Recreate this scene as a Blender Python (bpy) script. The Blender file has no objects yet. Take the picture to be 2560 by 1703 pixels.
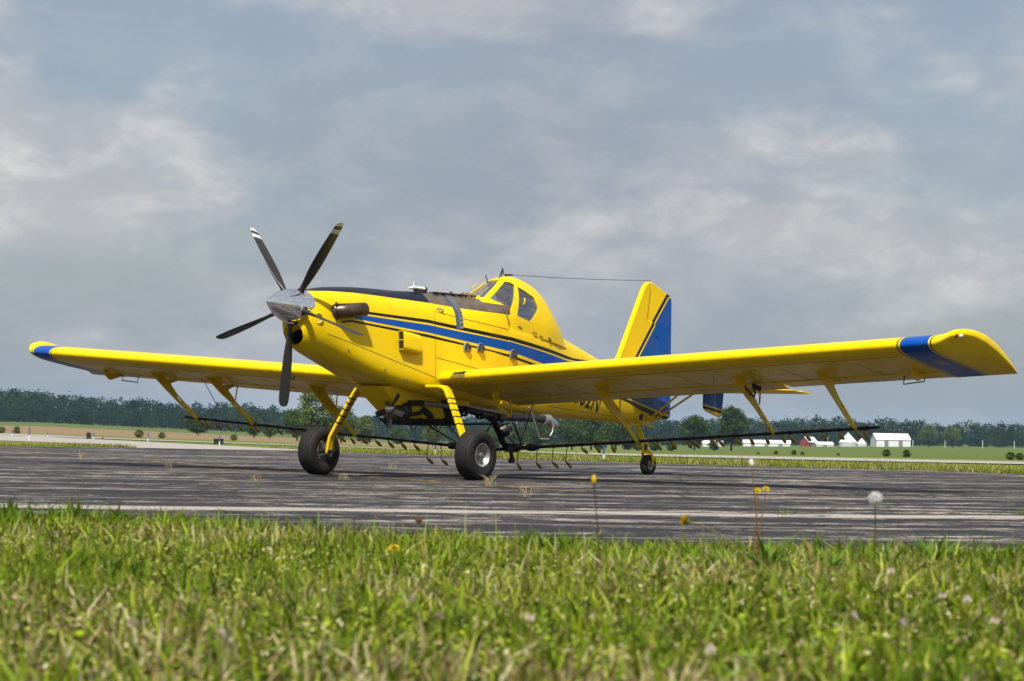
import bpy, bmesh, math, random
import numpy as np
from mathutils import Vector, Matrix, noise as mnoise

S = bpy.context.scene
COL = S.collection
rng = np.random.default_rng(7)
random.seed(7)

# ------------------------------------------------------------------ camera
cam_d = bpy.data.cameras.new("camera"); cam = bpy.data.objects.new("camera", cam_d); COL.objects.link(cam)
CAM = Vector((24.58169, 20.09201, 0.69652))
FWD = Vector((-0.80531098, -0.59143871, 0.04092031)).normalized()
RGT = Vector((-0.59123534, 0.8062936, 0.01820466)).normalized()
UPV = RGT.cross(FWD)
cam.matrix_world = Matrix(((RGT.x, UPV.x, -FWD.x, CAM.x), (RGT.y, UPV.y, -FWD.y, CAM.y), (RGT.z, UPV.z, -FWD.z, CAM.z), (0, 0, 0, 1)))
cam_d.sensor_fit = 'HORIZONTAL'; cam_d.sensor_width = 36.0; cam_d.lens = 77.746
cam_d.clip_start = 0.1; cam_d.clip_end = 20000
cam_d.dof.use_dof = True; cam_d.dof.focus_distance = 30.5; cam_d.dof.aperture_fstop = 9.5
S.camera = cam

# ------------------------------------------------------------------ sky, sun, exposure
SUN_DIR = Vector((0.58, 0.33, 1.00)).normalized()          # towards the sun
world = bpy.data.worlds.new("World"); S.world = world; world.use_nodes = True
nt = world.node_tree; N = nt.nodes; L = nt.links; N.clear()
def wn(t, **k):
    n = N.new(t)
    for a, b in k.items(): setattr(n, a, b)
    return n
def wm(op, a, b=None, c=None, clamp=False):
    n = wn('ShaderNodeMath', operation=op, use_clamp=clamp)
    for i, v in enumerate((a, b, c)):
        if v is None: continue
        if isinstance(v, (int, float)): n.inputs[i].default_value = v
        else: L.new(v, n.inputs[i])
    return n.outputs[0]
out = wn('ShaderNodeOutputWorld'); bg = wn('ShaderNodeBackground'); L.new(bg.outputs[0], out.inputs[0])
sky = wn('ShaderNodeTexSky', sky_type='NISHITA', sun_disc=False)
sky.sun_elevation = math.asin(SUN_DIR.z); sky.sun_rotation = math.atan2(SUN_DIR.x, SUN_DIR.y)
sky.air_density = 1.2; sky.dust_density = 2.5; sky.ozone_density = 1.4; sky.altitude = 200
tc = wn('ShaderNodeTexCoord'); sp = wn('ShaderNodeSeparateXYZ'); L.new(tc.outputs['Generated'], sp.inputs[0])
# clouds: soft lumps over the dome of directions, flattened as seen from the side
cv = wn('ShaderNodeVectorMath', operation='MULTIPLY'); L.new(tc.outputs['Generated'], cv.inputs[0]); cv.inputs[1].default_value = (1.0, 1.0, 2.1)
def cloud(scale, detail, rough, dist, off):
    mp = wn('ShaderNodeMapping'); mp.inputs['Location'].default_value = off; L.new(cv.outputs[0], mp.inputs[0])
    t = wn('ShaderNodeTexNoise'); t.inputs['Scale'].default_value = scale; t.inputs['Detail'].default_value = detail
    t.inputs['Roughness'].default_value = rough; t.inputs['Distortion'].default_value = dist; L.new(mp.outputs[0], t.inputs[0]); return t.outputs[0]
c1 = cloud(7.0, 7, 0.54, 0.15, (2.15, 4.4, 0.9)); c2 = cloud(17.0, 8, 0.62, 0.3, (7.7, 2.6, 4.0)); c3 = cloud(2.6, 4, 0.5, 0.0, (1.3, 8.2, 2.0))
def ramp(fac, stops, interp='EASE'):
    r = wn('ShaderNodeValToRGB'); r.color_ramp.interpolation = interp
    while len(r.color_ramp.elements) < len(stops): r.color_ramp.elements.new(0.5)
    for e, (p, c) in zip(r.color_ramp.elements, stops): e.position = p; e.color = (*c, 1)
    L.new(fac, r.inputs[0]); return r.outputs[0]
def mixc(f, a, b, mode='MIX'):
    m = wn('ShaderNodeMix', data_type='RGBA', blend_type=mode)
    if isinstance(f, (int, float)): m.inputs[0].default_value = f
    else: L.new(f, m.inputs[0])
    for s, v in ((6, a), (7, b)):
        if isinstance(v, tuple): m.inputs[s].default_value = (*v, 1)
        else: L.new(v, m.inputs[s])
    return m.outputs[2]
veil = ramp(c3, [(0.30, (0, 0, 0)), (0.62, (1, 1, 1))])          # grey cloud sheet, thin in places
puff = ramp(c1, [(0.42, (0, 0, 0)), (0.63, (1, 1, 1))])          # brighter cream tops
fine = ramp(c2, [(0.42, (0, 0, 0)), (0.72, (1, 1, 1))])
blue = wn('ShaderNodeVectorMath', operation='SCALE'); L.new(sky.outputs[0], blue.inputs[0]); blue.inputs['Scale'].default_value = 0.09
sheet = mixc(fine, (0.270, 0.300, 0.362), (0.365, 0.375, 0.408))
s1 = mixc(wm('ADD', wm('MULTIPLY', veil, 0.45), 0.45), blue.outputs[0], sheet)
light = mixc(fine, (0.43, 0.425, 0.445), (0.66, 0.635, 0.61))
s2 = mixc(wm('MULTIPLY', puff, 0.80), s1, light)
hz = wm('SUBTRACT', 1.0, wm('MULTIPLY', wm('MAXIMUM', sp.outputs[2], 0.0), 11.0), clamp=True)   # hazy air low over the land
s3 = mixc(wm('MULTIPLY', hz, 0.60), s2, (0.315, 0.362, 0.412))
L.new(s3, bg.inputs[0]); bg.inputs[1].default_value = 1.0

sun_d = bpy.data.lights.new("sun", 'SUN'); sun = bpy.data.objects.new("sun", sun_d); COL.objects.link(sun)
sun_d.energy = 5.0; sun_d.angle = math.radians(0.6); sun_d.color = (1.0, 0.95, 0.86)
sun.location = (0, 0, 60); sun.rotation_euler = (-SUN_DIR).to_track_quat('-Z', 'Y').to_euler()

S.view_settings.view_transform = 'Standard'; S.view_settings.look = 'None'
S.view_settings.exposure = 0.27; S.view_settings.gamma = 1.0; S.view_settings.use_curve_mapping = False
S.cycles.use_denoising = True
S.cycles.max_bounces = 8; S.cycles.diffuse_bounces = 3; S.cycles.glossy_bounces = 4; S.cycles.transmission_bounces = 6
S.cycles.transparent_max_bounces = 12; S.cycles.volume_bounces = 0; S.cycles.caustics_reflective = False; S.cycles.caustics_refractive = False
S.cycles.sample_clamp_indirect = 6.0

# ------------------------------------------------------------------ helpers
def link(name, me, mat=None, parent=None, smooth=True, props=None):
    o = bpy.data.objects.new(name, me); COL.objects.link(o)
    if mat is not None:
        for m in (mat if isinstance(mat, (list, tuple)) else [mat]):
            if me.materials.find(m.name) < 0 or isinstance(mat, (list, tuple)): me.materials.append(m)
    if parent is not None: o.parent = parent
    if smooth is True: me.shade_smooth()
    if isinstance(smooth, (int, float)) and not isinstance(smooth, bool):
        me.shade_smooth(); me.set_sharp_from_angle(angle=math.radians(smooth))
    for k, v in (props or {}).items(): o[k] = v
    return o
def tag(o, label=None, cat=None, group=None, kind=None):
    for k, v in (('label', label), ('category', cat), ('group', group), ('kind', kind)):
        if v: o[k] = v
    return o
def thing(name, label, cat, loc=(0, 0, 0), rz=0.0, group=None):
    o = bpy.data.objects.new(name, None); COL.objects.link(o); o.location = loc; o.rotation_euler = (0, 0, rz); o.empty_display_size = 0.3
    return tag(o, label, cat, group)
def copy_tree(o, parent=None):
    c = o.copy(); COL.objects.link(c); c.parent = parent
    for ch in list(o.children): copy_tree(ch, c)
    return c
def mk(V, Fs):
    me = bpy.data.meshes.new('m'); me.from_pydata([tuple(map(float, v)) for v in V], [], [tuple(f) for f in Fs]); me.validate(); me.update(); return me
def npmesh(V, Fa, cols=None, uvname=None):
    """V (n,3) float, Fa (m,k) int with k = 3 or 4"""
    me = bpy.data.meshes.new('m'); V = np.ascontiguousarray(V, np.float32); Fa = np.ascontiguousarray(Fa, np.int32)
    n, (m, k) = len(V), Fa.shape
    me.vertices.add(n); me.vertices.foreach_set('co', V.ravel()); me.loops.add(m * k); me.loops.foreach_set('vertex_index', Fa.ravel())
    me.polygons.add(m); me.polygons.foreach_set('loop_start', np.arange(0, m * k, k, dtype=np.int32))
    try: me.polygons.foreach_set('loop_total', np.full(m, k, np.int32))
    except Exception: pass
    if cols is not None:
        a = me.color_attributes.new('tint', 'FLOAT_COLOR', 'POINT'); c4 = np.ones((n, 4), np.float32); c4[:, :3] = cols; a.data.foreach_set('color', c4.ravel())
    me.update(calc_edges=True); return me
class MB:
    def __init__(s): s.v = []; s.f = []
    def add(s, V, Fs):
        o = len(s.v); s.v += [tuple(map(float, v)) for v in V]; s.f += [tuple(i + o for i in f) for f in Fs]; return s
    def box(s, c, d, rot=None):
        c = Vector(c); V = []
        for x in (-.5, .5):
            for y in (-.5, .5):
                for z in (-.5, .5):
                    p = Vector((x * d[0], y * d[1], z * d[2])); V.append(c + (rot @ p if rot else p))
        return s.add(V, [(0, 1, 3, 2), (4, 6, 7, 5), (0, 4, 5, 1), (2, 3, 7, 6), (0, 2, 6, 4), (1, 5, 7, 3)])
    def tube(s, P, r, n=10, cap=True, flat=None):
        P = [Vector(p) for p in P]; r = r if isinstance(r, (list, tuple)) else [r] * len(P)
        V = []; up = Vector((0.02, 0.03, 1)); prev = None
        for i, p in enumerate(P):
            t = (P[min(i + 1, len(P) - 1)] - P[max(i - 1, 0)]).normalized()
            if prev is None:
                a = t.cross(up)
                if a.length < 0.05: a = t.cross(Vector((1, 0, 0)))
                a.normalize()
            else: a = (prev - t * prev.dot(t)).normalized()
            prev = a; b = t.cross(a)
            for k in range(n):
                w = 2 * math.pi * k / n; V.append(p + r[i] * (math.cos(w) * a * (flat or 1) + math.sin(w) * b))
        Fs = [(i * n + k, i * n + (k + 1) % n, (i + 1) * n + (k + 1) % n, (i + 1) * n + k) for i in range(len(P) - 1) for k in range(n)]
        if cap: Fs += [tuple(range(n - 1, -1, -1)), tuple((len(P) - 1) * n + k for k in range(n))]
        return s.add(V, Fs)
    def lathe(s, org, ax, prof, n=32, phase=0.0):
        """prof: list of (distance along ax, radius)"""
        org = Vector(org); ax = Vector(ax).normalized(); a = ax.cross(Vector((0, 0, 1)))
        if a.length < 0.05: a = ax.cross(Vector((1, 0, 0)))
        a.normalize(); b = ax.cross(a); V = []
        for d, r in prof:
            for k in range(n):
                w = 2 * math.pi * k / n + phase; V.append(org + d * ax + r * (math.cos(w) * a + math.sin(w) * b))
        return s.add(V, [(i * n + k, i * n + (k + 1) % n, (i + 1) * n + (k + 1) % n, (i + 1) * n + k) for i in range(len(prof) - 1) for k in range(n)])
    def rings(s, Rg, closed=True, cap0=False, cap1=False):
        n = len(Rg[0]); V = [p for r in Rg for p in r]; m = n if closed else n - 1
        Fs = [(i * n + k, i * n + (k + 1) % n, (i + 1) * n + (k + 1) % n, (i + 1) * n + k) for i in range(len(Rg) - 1) for k in range(m)]
        if cap0: Fs.append(tuple(range(n - 1, -1, -1)))
        if cap1: Fs.append(tuple((len(Rg) - 1) * n + k for k in range(n)))
        return s.add(V, Fs)
    def mesh(s, weld=0.0, recalc=True):
        me = mk(s.v, s.f)
        if weld or recalc:
            bm = bmesh.new(); bm.from_mesh(me)
            if weld: bmesh.ops.remove_doubles(bm, verts=bm.verts, dist=weld)
            if recalc: bmesh.ops.recalc_face_normals(bm, faces=bm.faces)
            bm.to_mesh(me); bm.free()
        return me
    def build(s, name, mat, parent=None, smooth=35, weld=0.0): return link(name, s.mesh(weld), mat, parent, smooth)
def plate(outline, holes, y, th, name, mat, parent, bevel=0.003):
    """flat plate in the plane y = const, outline and holes in (x, z), made as a filled curve and turned into a mesh"""
    cu = bpy.data.curves.new('c', 'CURVE'); cu.dimensions = '2D'; cu.fill_mode = 'BOTH'; cu.extrude = th / 2; cu.bevel_depth = bevel; cu.bevel_resolution = 0
    for pts in [outline] + list(holes):
        sp_ = cu.splines.new('POLY'); sp_.points.add(len(pts) - 1); sp_.use_cyclic_u = True
        for q, (a, b_) in zip(sp_.points, pts): q.co = (a, b_, 0, 1)
    t = bpy.data.objects.new('c', cu); COL.objects.link(t)
    bpy.context.view_layer.update()
    me = bpy.data.meshes.new_from_object(t.evaluated_get(bpy.context.evaluated_depsgraph_get()))
    bpy.data.objects.remove(t); bpy.data.curves.remove(cu)
    for v in me.vertices: a, b_, c_ = v.co; v.co = (a, y - c_, b_)
    me.materials.clear(); me.update()
    return link(name, me, mat, parent, 30)
def rounded(pts, r=0.012, n=3):
    """round the corners of a polygon"""
    o = []; m = len(pts)
    for i in range(m):
        p = Vector(pts[i]); a = Vector(pts[i - 1]) - p; b_ = Vector(pts[(i + 1) % m]) - p
        k = min(r, a.length * .45, b_.length * .45); A = p + a.normalized() * k; B = p + b_.normalized() * k
        for j in range(n + 1):
            t = j / n; o.append(tuple((1 - t) ** 2 * A + 2 * t * (1 - t) * p + t * t * B))
    return o
def boolean(o, cutter, op='DIFFERENCE', solver='MANIFOLD'):
    md = o.modifiers.new('b', 'BOOLEAN'); md.operation = op; md.object = cutter; md.solver = solver
    try: md.material_mode = 'TRANSFER'
    except Exception: pass
    bpy.context.view_layer.update()
    me = bpy.data.meshes.new_from_object(o.evaluated_get(bpy.context.evaluated_depsgraph_get()))
    o.modifiers.clear(); o.data = me; return o
def interp(x, T, col):
    xs = [t[0] for t in T]; ys = [t[col] for t in T]
    if xs[0] > xs[-1]: xs = xs[::-1]; ys = ys[::-1]
    i = int(np.clip(np.searchsorted(xs, x) - 1, 0, len(xs) - 2)); x0, x1 = xs[i], xs[i + 1]; h = x1 - x0; t = min(max((x - x0) / h, 0), 1)
    def sl(k):
        if k <= 0: return (ys[1] - ys[0]) / (xs[1] - xs[0])
        if k >= len(xs) - 1: return (ys[-1] - ys[-2]) / (xs[-1] - xs[-2])
        a = (ys[k] - ys[k - 1]) / (xs[k] - xs[k - 1]); c = (ys[k + 1] - ys[k]) / (xs[k + 1] - xs[k])
        return 0.0 if a * c <= 0 else 2 * a * c / (a + c)
    m0, m1 = sl(i) * h, sl(i + 1) * h
    return (2 * t**3 - 3 * t * t + 1) * ys[i] + (t**3 - 2 * t * t + t) * m0 + (-2 * t**3 + 3 * t * t) * ys[i + 1] + (t**3 - t * t) * m1

# ------------------------------------------------------------------ materials
class M:
    """small node builder"""
    def __init__(s, name):
        s.m = bpy.data.materials.new(name); s.m.use_nodes = True; s.t = s.m.node_tree; s.t.nodes.clear()
        s.o = s.t.nodes.new('ShaderNodeOutputMaterial'); s.tc = None
    def n(s, t, ins=None, **k):
        q = s.t.nodes.new(t)
        for a, b_ in k.items(): setattr(q, a, b_)
        for a, v in (ins or {}).items(): s.set(q, a, v)
        return q
    def set(s, q, a, v):
        i = q.inputs[a]
        if isinstance(v, bpy.types.NodeSocket): s.t.links.new(v, i)
        elif isinstance(v, tuple) and len(v) == 3 and i.type == 'RGBA': i.default_value = (*v, 1)
        else: i.default_value = v
    def math(s, op, a, b_=0.0, c=0.0, clamp=False): return s.n('ShaderNodeMath', {0: a, 1: b_, 2: c}, operation=op, use_clamp=clamp).outputs[0]
    def coord(s, kind='Object'):
        if not s.tc: s.tc = s.n('ShaderNodeTexCoord')
        return s.tc.outputs[kind]
    def xyz(s, v=None): return s.n('ShaderNodeSeparateXYZ', {0: v or s.coord()}).outputs
    def noise(s, scale, detail=4, rough=0.55, vec=None, dist=0.0, out=0): return s.n('ShaderNodeTexNoise', {'Vector': vec or s.coord(), 'Scale': scale, 'Detail': detail, 'Roughness': rough, 'Distortion': dist}).outputs[out]
    def map(s, scale=(1, 1, 1), rot=(0, 0, 0), loc=(0, 0, 0), vec=None): return s.n('ShaderNodeMapping', {'Vector': vec or s.coord(), 'Scale': scale, 'Rotation': rot, 'Location': loc}).outputs[0]
    def ramp(s, fac, stops, interp='LINEAR'):
        r = s.n('ShaderNodeValToRGB', {0: fac}); r.color_ramp.interpolation = interp
        while len(r.color_ramp.elements) < len(stops): r.color_ramp.elements.new(0.5)
        for e, (p, c) in zip(r.color_ramp.elements, stops):
            e.position = p; e.color = (*c, 1) if isinstance(c, tuple) else (c, c, c, 1)
        return r.outputs[0]
    def mix(s, f, a, b_, mode='MIX'):
        q = s.n('ShaderNodeMix', data_type='RGBA', blend_type=mode); s.set(q, 0, f); s.set(q, 6, a); s.set(q, 7, b_); return q.outputs[2]
    def bump(s, h, strength=0.2, dist=0.01): return s.n('ShaderNodeBump', {'Height': h, 'Strength': strength, 'Distance': dist}).outputs[0]
    def pbr(s, col, rough=0.5, metal=0.0, coat=0.0, normal=None, spec=0.5, **k):
        p = s.n('ShaderNodeBsdfPrincipled', {'Base Color': col, 'Roughness': rough, 'Metallic': metal, 'Coat Weight': coat, 'Coat Roughness': 0.04, 'Specular IOR Level': spec})
        if normal is not None: s.set(p, 'Normal', normal)
        for a, v in k.items(): s.set(p, a.replace('_', ' '), v)
        s.t.links.new(p.outputs[0], s.o.inputs[0]); return s.m
    def between(s, v, lo, hi): return s.math('MULTIPLY', s.math('GREATER_THAN', v, lo), s.math('LESS_THAN', v, hi))
def plain(name, col, rough=0.5, metal=0.0, coat=0.0, var=0.25, scale=9.0, spec=0.5, bump=0.0):
    m = M(name); nz = m.noise(scale, 5); d = tuple(c * (1 - var) for c in col)
    c = m.mix(m.ramp(nz, [(0.35, 0.0), (0.68, 1.0)]), d, col)
    r = m.math('ADD', rough - 0.06, m.math('MULTIPLY', nz, 0.12))
    return m.pbr(c, r, metal, coat, m.bump(m.noise(scale * 6, 4), bump, 0.004) if bump else None, spec)
YEL = (0.84, 0.575, 0.001); BLU = (0.002, 0.070, 0.36); BLK = (0.012, 0.011, 0.010)
TH = math.radians(8.0); CT, ST = math.cos(TH), math.sin(TH)
def Bd(x, y, z): return Vector((x * CT - z * ST, y, x * ST + z * CT))      # airframe axes to the ground frame (tail-low stance)
def paint_finish(m, col, wave=0.03):
    n1 = m.noise(2.2, 3); n2 = m.noise(38.0, 4)
    dirt = m.ramp(m.noise(4.0, 8, 0.72, vec=m.map((0.45, 1.6, 1.0))), [(0.50, 0.0), (0.72, 1.0)]); speck = m.ramp(m.noise(60.0, 3, 0.6), [(0.66, 0.0), (0.74, 1.0)])
    c = m.mix(m.math('MULTIPLY', dirt, 0.20), col, (0.20, 0.12, 0.03)); c = m.mix(m.math('MULTIPLY', speck, 0.25), c, (0.10, 0.07, 0.03))
    h = m.math('ADD', m.math('MULTIPLY', n1, 1.0), m.math('MULTIPLY', n2, 0.02))
    return m.pbr(c, m.math('ADD', 0.26, m.math('MULTIPLY', n2, 0.10)), 0.0, 0.10, m.bump(h, wave, 0.05), 0.12)
def yellow_paint():
    m = M('yellow paint'); return paint_finish(m, m.mix(m.noise(1.3, 3), YEL, tuple(c * .93 for c in YEL)))
def fuselage_paint():
    m = M('yellow fuselage paint with blue and black stripes'); x, y, z = m.xyz()
    xb = m.math('ADD', m.math('MULTIPLY', x, CT), m.math('MULTIPLY', z, ST)); zb = m.math('ADD', m.math('MULTIPLY', x, -ST), m.math('MULTIPLY', z, CT))
    u = m.math('DIVIDE', m.math('ADD', xb, 7.5), 10.5); w = m.math('DIVIDE', m.math('SUBTRACT', zb, 1.0), 3.5)
    def edge(K): return m.ramp(u, [((k[0] + 7.5) / 10.5, (k[1] - 1.0) / 3.5) for k in sorted(K)])
    e = [edge(k) for k in STRIPES]
    blk = m.math('MAXIMUM', m.between(w, e[1], e[0]), m.between(w, e[5], e[4]))
    blk = m.math('MULTIPLY', blk, m.math('LESS_THAN', xb, 1.92))
    blu = m.math('MULTIPLY', m.between(w, e[3], e[2]), m.math('LESS_THAN', xb, 1.62))
    deck = m.math('MULTIPLY', m.math('GREATER_THAN', w, edge(DECK)), m.math('GREATER_THAN', xb, -1.74))
    c = m.mix(m.noise(1.3, 3), YEL, tuple(q * .93 for q in YEL)); c = m.mix(blu, c, BLU); c = m.mix(blk, c, BLK)
    c = m.mix(m.math('MULTIPLY', deck, m.math('GREATER_THAN', xb, -0.105)), c, (0.004, 0.009, 0.024))
    brown = m.mix(m.ramp(m.noise(7, 6, 0.65), [(0.3, 0.0), (0.75, 1.0)]), (0.080, 0.062, 0.047), (0.150, 0.122, 0.098))
    c = m.mix(m.math('MULTIPLY', deck, m.math('LESS_THAN', xb, -0.105)), c, brown)
    return paint_finish(m, c)
# stripe edges along the airframe, (x, z) in airframe axes: top black, blue, bottom black
STRIPES = [[(1.95, 2.01), (1.52, 2.135), (0.05, 2.290), (-1.75, 2.372), (-3.63, 2.383), (-4.7, 2.50), (-5.70, 2.60), (-6.66, 4.06)],
           [(1.95, 1.975), (1.52, 2.098), (0.05, 2.240), (-1.75, 2.312), (-3.40, 2.330), (-4.7, 2.43), (-5.73, 2.54), (-6.70, 4.00)],
           [(1.95, 1.95), (1.52, 2.074), (0.05, 2.212), (-1.75, 2.298), (-3.40, 2.305), (-4.7, 2.40), (-5.75, 2.51), (-6.72, 3.98)],
           [(1.95, 1.93), (1.70, 1.995), (0.05, 2.098), (-1.75, 2.155), (-2.4, 2.130), (-4.0, 2.08), (-5.63, 2.055), (-6.95, 2.01)],
           [(1.95, 1.90), (1.70, 1.966), (0.05, 2.068), (-1.75, 2.106), (-2.4, 2.083), (-4.0, 2.05), (-5.63, 2.030), (-6.95, 1.98)],
           [(1.95, 1.875), (1.70, 1.938), (0.05, 2.026), (-1.40, 2.076), (-2.2, 2.050), (-4.0, 2.01), (-5.47, 1.985), (-6.35, 1.90), (-6.95, 1.925)]]
DECK = [(2.6, 2.205), (2.3, 2.256), (2.0, 2.315), (1.5, 2.392), (1.0, 2.450), (0.5, 2.503), (-0.10, 2.565), (-0.6, 2.60), (-1.2, 2.65), (-1.72, 2.70)]
def wing_paint():
    m = M('yellow wing paint with blue tip band'); x, y, z = m.xyz(); a = m.math('ABSOLUTE', y)
    c = m.mix(m.noise(1.3, 3), YEL, tuple(q * .93 for q in YEL))
    c = m.mix(m.between(a, 7.735, 8.118), c, BLU)
    c = m.mix(m.math('MAXIMUM', m.between(a, 7.692, 7.710), m.between(a, 8.142, 8.160)), c, BLK)
    return paint_finish(m, c, 0.05)
MAT = dict(boom=plain('dark grey boom metal', (0.055, 0.055, 0.058), 0.35, 0.5), yellow=yellow_paint(), fuse=fuselage_paint(), wing=wing_paint(),
    black=plain('black rubberised metal', (0.018, 0.017, 0.016), 0.45), dark=plain('dark oily metal', (0.035, 0.030, 0.026), 0.42, 0.4, scale=20, var=0.5),
    rubber=plain('tyre rubber', (0.022, 0.021, 0.020), 0.72, scale=14, var=0.4, spec=0.3, bump=0.15), steel=plain('brushed steel', (0.55, 0.54, 0.52), 0.28, 1.0, scale=30),
    alu=plain('worn silver paint', (0.42, 0.42, 0.42), 0.42, 0.7, scale=18), chrome=plain('polished spinner metal', (0.86, 0.86, 0.88), 0.03, 1.0, var=0.05),
    exhaust=plain('heat stained exhaust steel', (0.20, 0.145, 0.105), 0.40, 0.85, scale=6, var=0.55), white=plain('white enamel', (0.75, 0.75, 0.73), 0.35, var=0.1),
    tan=plain('tan leather', (0.42, 0.26, 0.10), 0.6), inner=plain('cockpit grey', (0.05, 0.05, 0.055), 0.7), nozzle=plain('oily yellow nozzle', (0.52, 0.35, 0.02), 0.45, scale=40, var=0.45),
    red=plain('red fabric', (0.32, 0.010, 0.010), 0.7), letter=plain('black lettering', BLK, 0.35, coat=0.6), seam=plain('dark seam', (0.05, 0.035, 0.01), 0.6), brown=plain('wood brown', (0.20, 0.10, 0.035), 0.6))
_m = M('polished spinner chrome'); MAT['chrome'] = _m.pbr((0.92, 0.92, 0.93), _m.math('ADD', 0.02, _m.math('MULTIPLY', _m.noise(120, 3), 0.02)), 1.0)
def glass_mat(name, tint, refl=0.02):
    m = M(name); lw = m.n('ShaderNodeLayerWeight', {'Blend': 0.28}); tr = m.n('ShaderNodeBsdfTransparent', {'Color': tint}); gl = m.n('ShaderNodeBsdfGlossy', {'Color': (1, 1, 1), 'Roughness': 0.02})
    f = m.math('ADD', m.math('MULTIPLY', lw.outputs['Fresnel'], 0.5), refl, clamp=True)
    mx = m.n('ShaderNodeMixShader', {0: f, 1: tr.outputs[0], 2: gl.outputs[0]}); m.t.links.new(mx.outputs[0], m.o.inputs[0]); return m.m
MAT['glass'] = glass_mat('canopy glass', (0.93, 0.95, 0.96)); MAT['lens'] = glass_mat('lamp lens', (0.45, 0.47, 0.48), 0.12)
def blade_mat():
    m = M('grey propeller blade with white tip bands'); x, y, z = m.xyz()
    w = m.math('MULTIPLY', m.math('MAXIMUM', m.between(z, 1.186, 1.252), m.math('GREATER_THAN', z, 1.304)), m.math('GREATER_THAN', m.n('ShaderNodeSeparateXYZ', {0: m.coord('Normal')}).outputs[1], 0.0)); nz = m.noise(25, 5)
    c = m.mix(m.ramp(nz, [(0.3, 0.0), (0.7, 1.0)]), (0.014, 0.014, 0.014), (0.030, 0.030, 0.029)); c = m.mix(w, c, (0.62, 0.62, 0.60))
    return m.pbr(c, m.math('ADD', 0.36, m.math('MULTIPLY', nz, 0.14)), 0.0, 0.0, None, 0.5)
MAT['blade'] = blade_mat()
# ================================================================== the aeroplane
plane = thing('agricultural_airplane', 'yellow low-wing crop duster airplane with blue stripe and five-blade propeller', 'airplane')

# ---- fuselage sections (airframe axes)
def catmull(P, n):
    P = [np.array(p, float) for p in P]; Q = [2 * P[0] - P[1]] + P + [2 * P[-1] - P[-2]]; o = []
    d = [0.0]
    for i in range(1, len(P)): d.append(d[-1] + max(1e-6, float(np.linalg.norm(P[i] - P[i - 1]))))
    for j in range(n):
        s = d[-1] * j / (n - 1); i = min(max(int(np.searchsorted(d, s) - 1), 0), len(P) - 2); t = (s - d[i]) / (d[i + 1] - d[i])
        p0, p1, p2, p3 = Q[i:i + 4]; o.append(0.5 * (2 * p1 + (p2 - p0) * t + (2 * p0 - 5 * p1 + 4 * p2 - p3) * t * t + (3 * p1 - p0 - 3 * p2 + p3) * t ** 3))
    return o
NS = 30
PEAR = catmull([(0, 1), (.2, .962), (.42, .898), (.6, .825), (.69, .762), (.79, .606), (.88, .413), (.97, .2), (1.0, .12), (.96, .055), (.8, .012), (.45, 0), (0, 0)], NS)
TUB = catmull([(0, 1), (.5, .998), (.80, .985), (.95, .94), (1, .84), (1, .62), (1, .42), (.99, .2), (.97, .10), (.9, .03), (.7, .003), (.35, 0), (0, 0)], NS)
RND = catmull([(math.sin(a), .5 + .5 * math.cos(a)) for a in np.linspace(0, math.pi, 15)], NS)
# x, top, bottom, half width, weight of pear, of tub (rest round)
FUS = [(2.48, 2.215, 1.50, .225, 0, 0), (2.42, 2.243, 1.455, .262, 0, 0), (2.30, 2.288, 1.415, .298, .1, 0), (2.0, 2.374, 1.36, .345, .35, 0), (1.5, 2.478, 1.29, .392, .7, 0), (1.0, 2.560, 1.245, .425, .95, 0),
       (.5, 2.630, 1.22, .452, 1, 0), (-.1, 2.733, 1.215, .476, 1, 0), (-.6, 2.805, 1.225, .488, .88, .12), (-1.2, 2.890, 1.245, .492, .55, .45), (-1.5, 2.925, 1.258, .490, .28, .72), (-1.72, 2.950, 1.27, .488, .12, .88)]
AFT = [(-1.73, 2.61, 1.272, .500, 0, 1), (-2.2, 2.61, 1.30, .505, 0, 1), (-2.75, 2.62, 1.345, .49, .05, .9), (-3.1, 2.68, 1.375, .465, .2, .6), (-3.4, 2.762, 1.405, .43, .3, .3), (-3.75, 2.722, 1.445, .395, .35, .2), (-4.75, 2.580, 1.56, .30, .3, .2),
       (-5.45, 2.49, 1.640, .215, .2, .2), (-6.0, 2.44, 1.715, .15, .1, .2), (-6.45, 2.40, 1.800, .10, 0, .2), (-6.75, 2.37, 1.875, .055, 0, .2)]
def section(x, T):
    zt, zb, w, kp, kt = (interp(x, T, c) for c in range(1, 6)); kr = 1 - kp - kt
    return [(w * (kp * a[0] + kt * b[0] + kr * c[0]), zb + (zt - zb) * (kp * a[1] + kt * b[1] + kr * c[1])) for a, b, c in zip(PEAR, TUB, RND)]
def ring(x, T):
    h = section(x, T); return [Bd(x, y, z) for y, z in h] + [Bd(x, -y, z) for y, z in h[-2:0:-1]]
def loft(xs, T, cap0=True, cap1=True): return MB().rings([ring(x, T) for x in xs], True, cap0, cap1)
def yside(x, z, T=None):
    T = T or (FUS if x > -1.725 else AFT); h = section(x, T)
    for (y0, z0), (y1, z1) in zip(h[4:], h[5:]):
        if (z0 - z) * (z1 - z) <= 0 and z0 != z1: return y0 + (y1 - y0) * (z - z0) / (z1 - z0)
    return h[12][0]
def side(x, z, off=0.0, s=1): return Bd(x, s * (yside(x, z) + off), z)

cowl = loft([2.50, 2.48, 2.42, 2.36, 2.28] + list(np.linspace(2.2, -.098, 26)), [(2.50, 2.17, 1.58, .19, 0, 0)] + FUS).build('cowling', MAT['fuse'], plane, 40)
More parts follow.
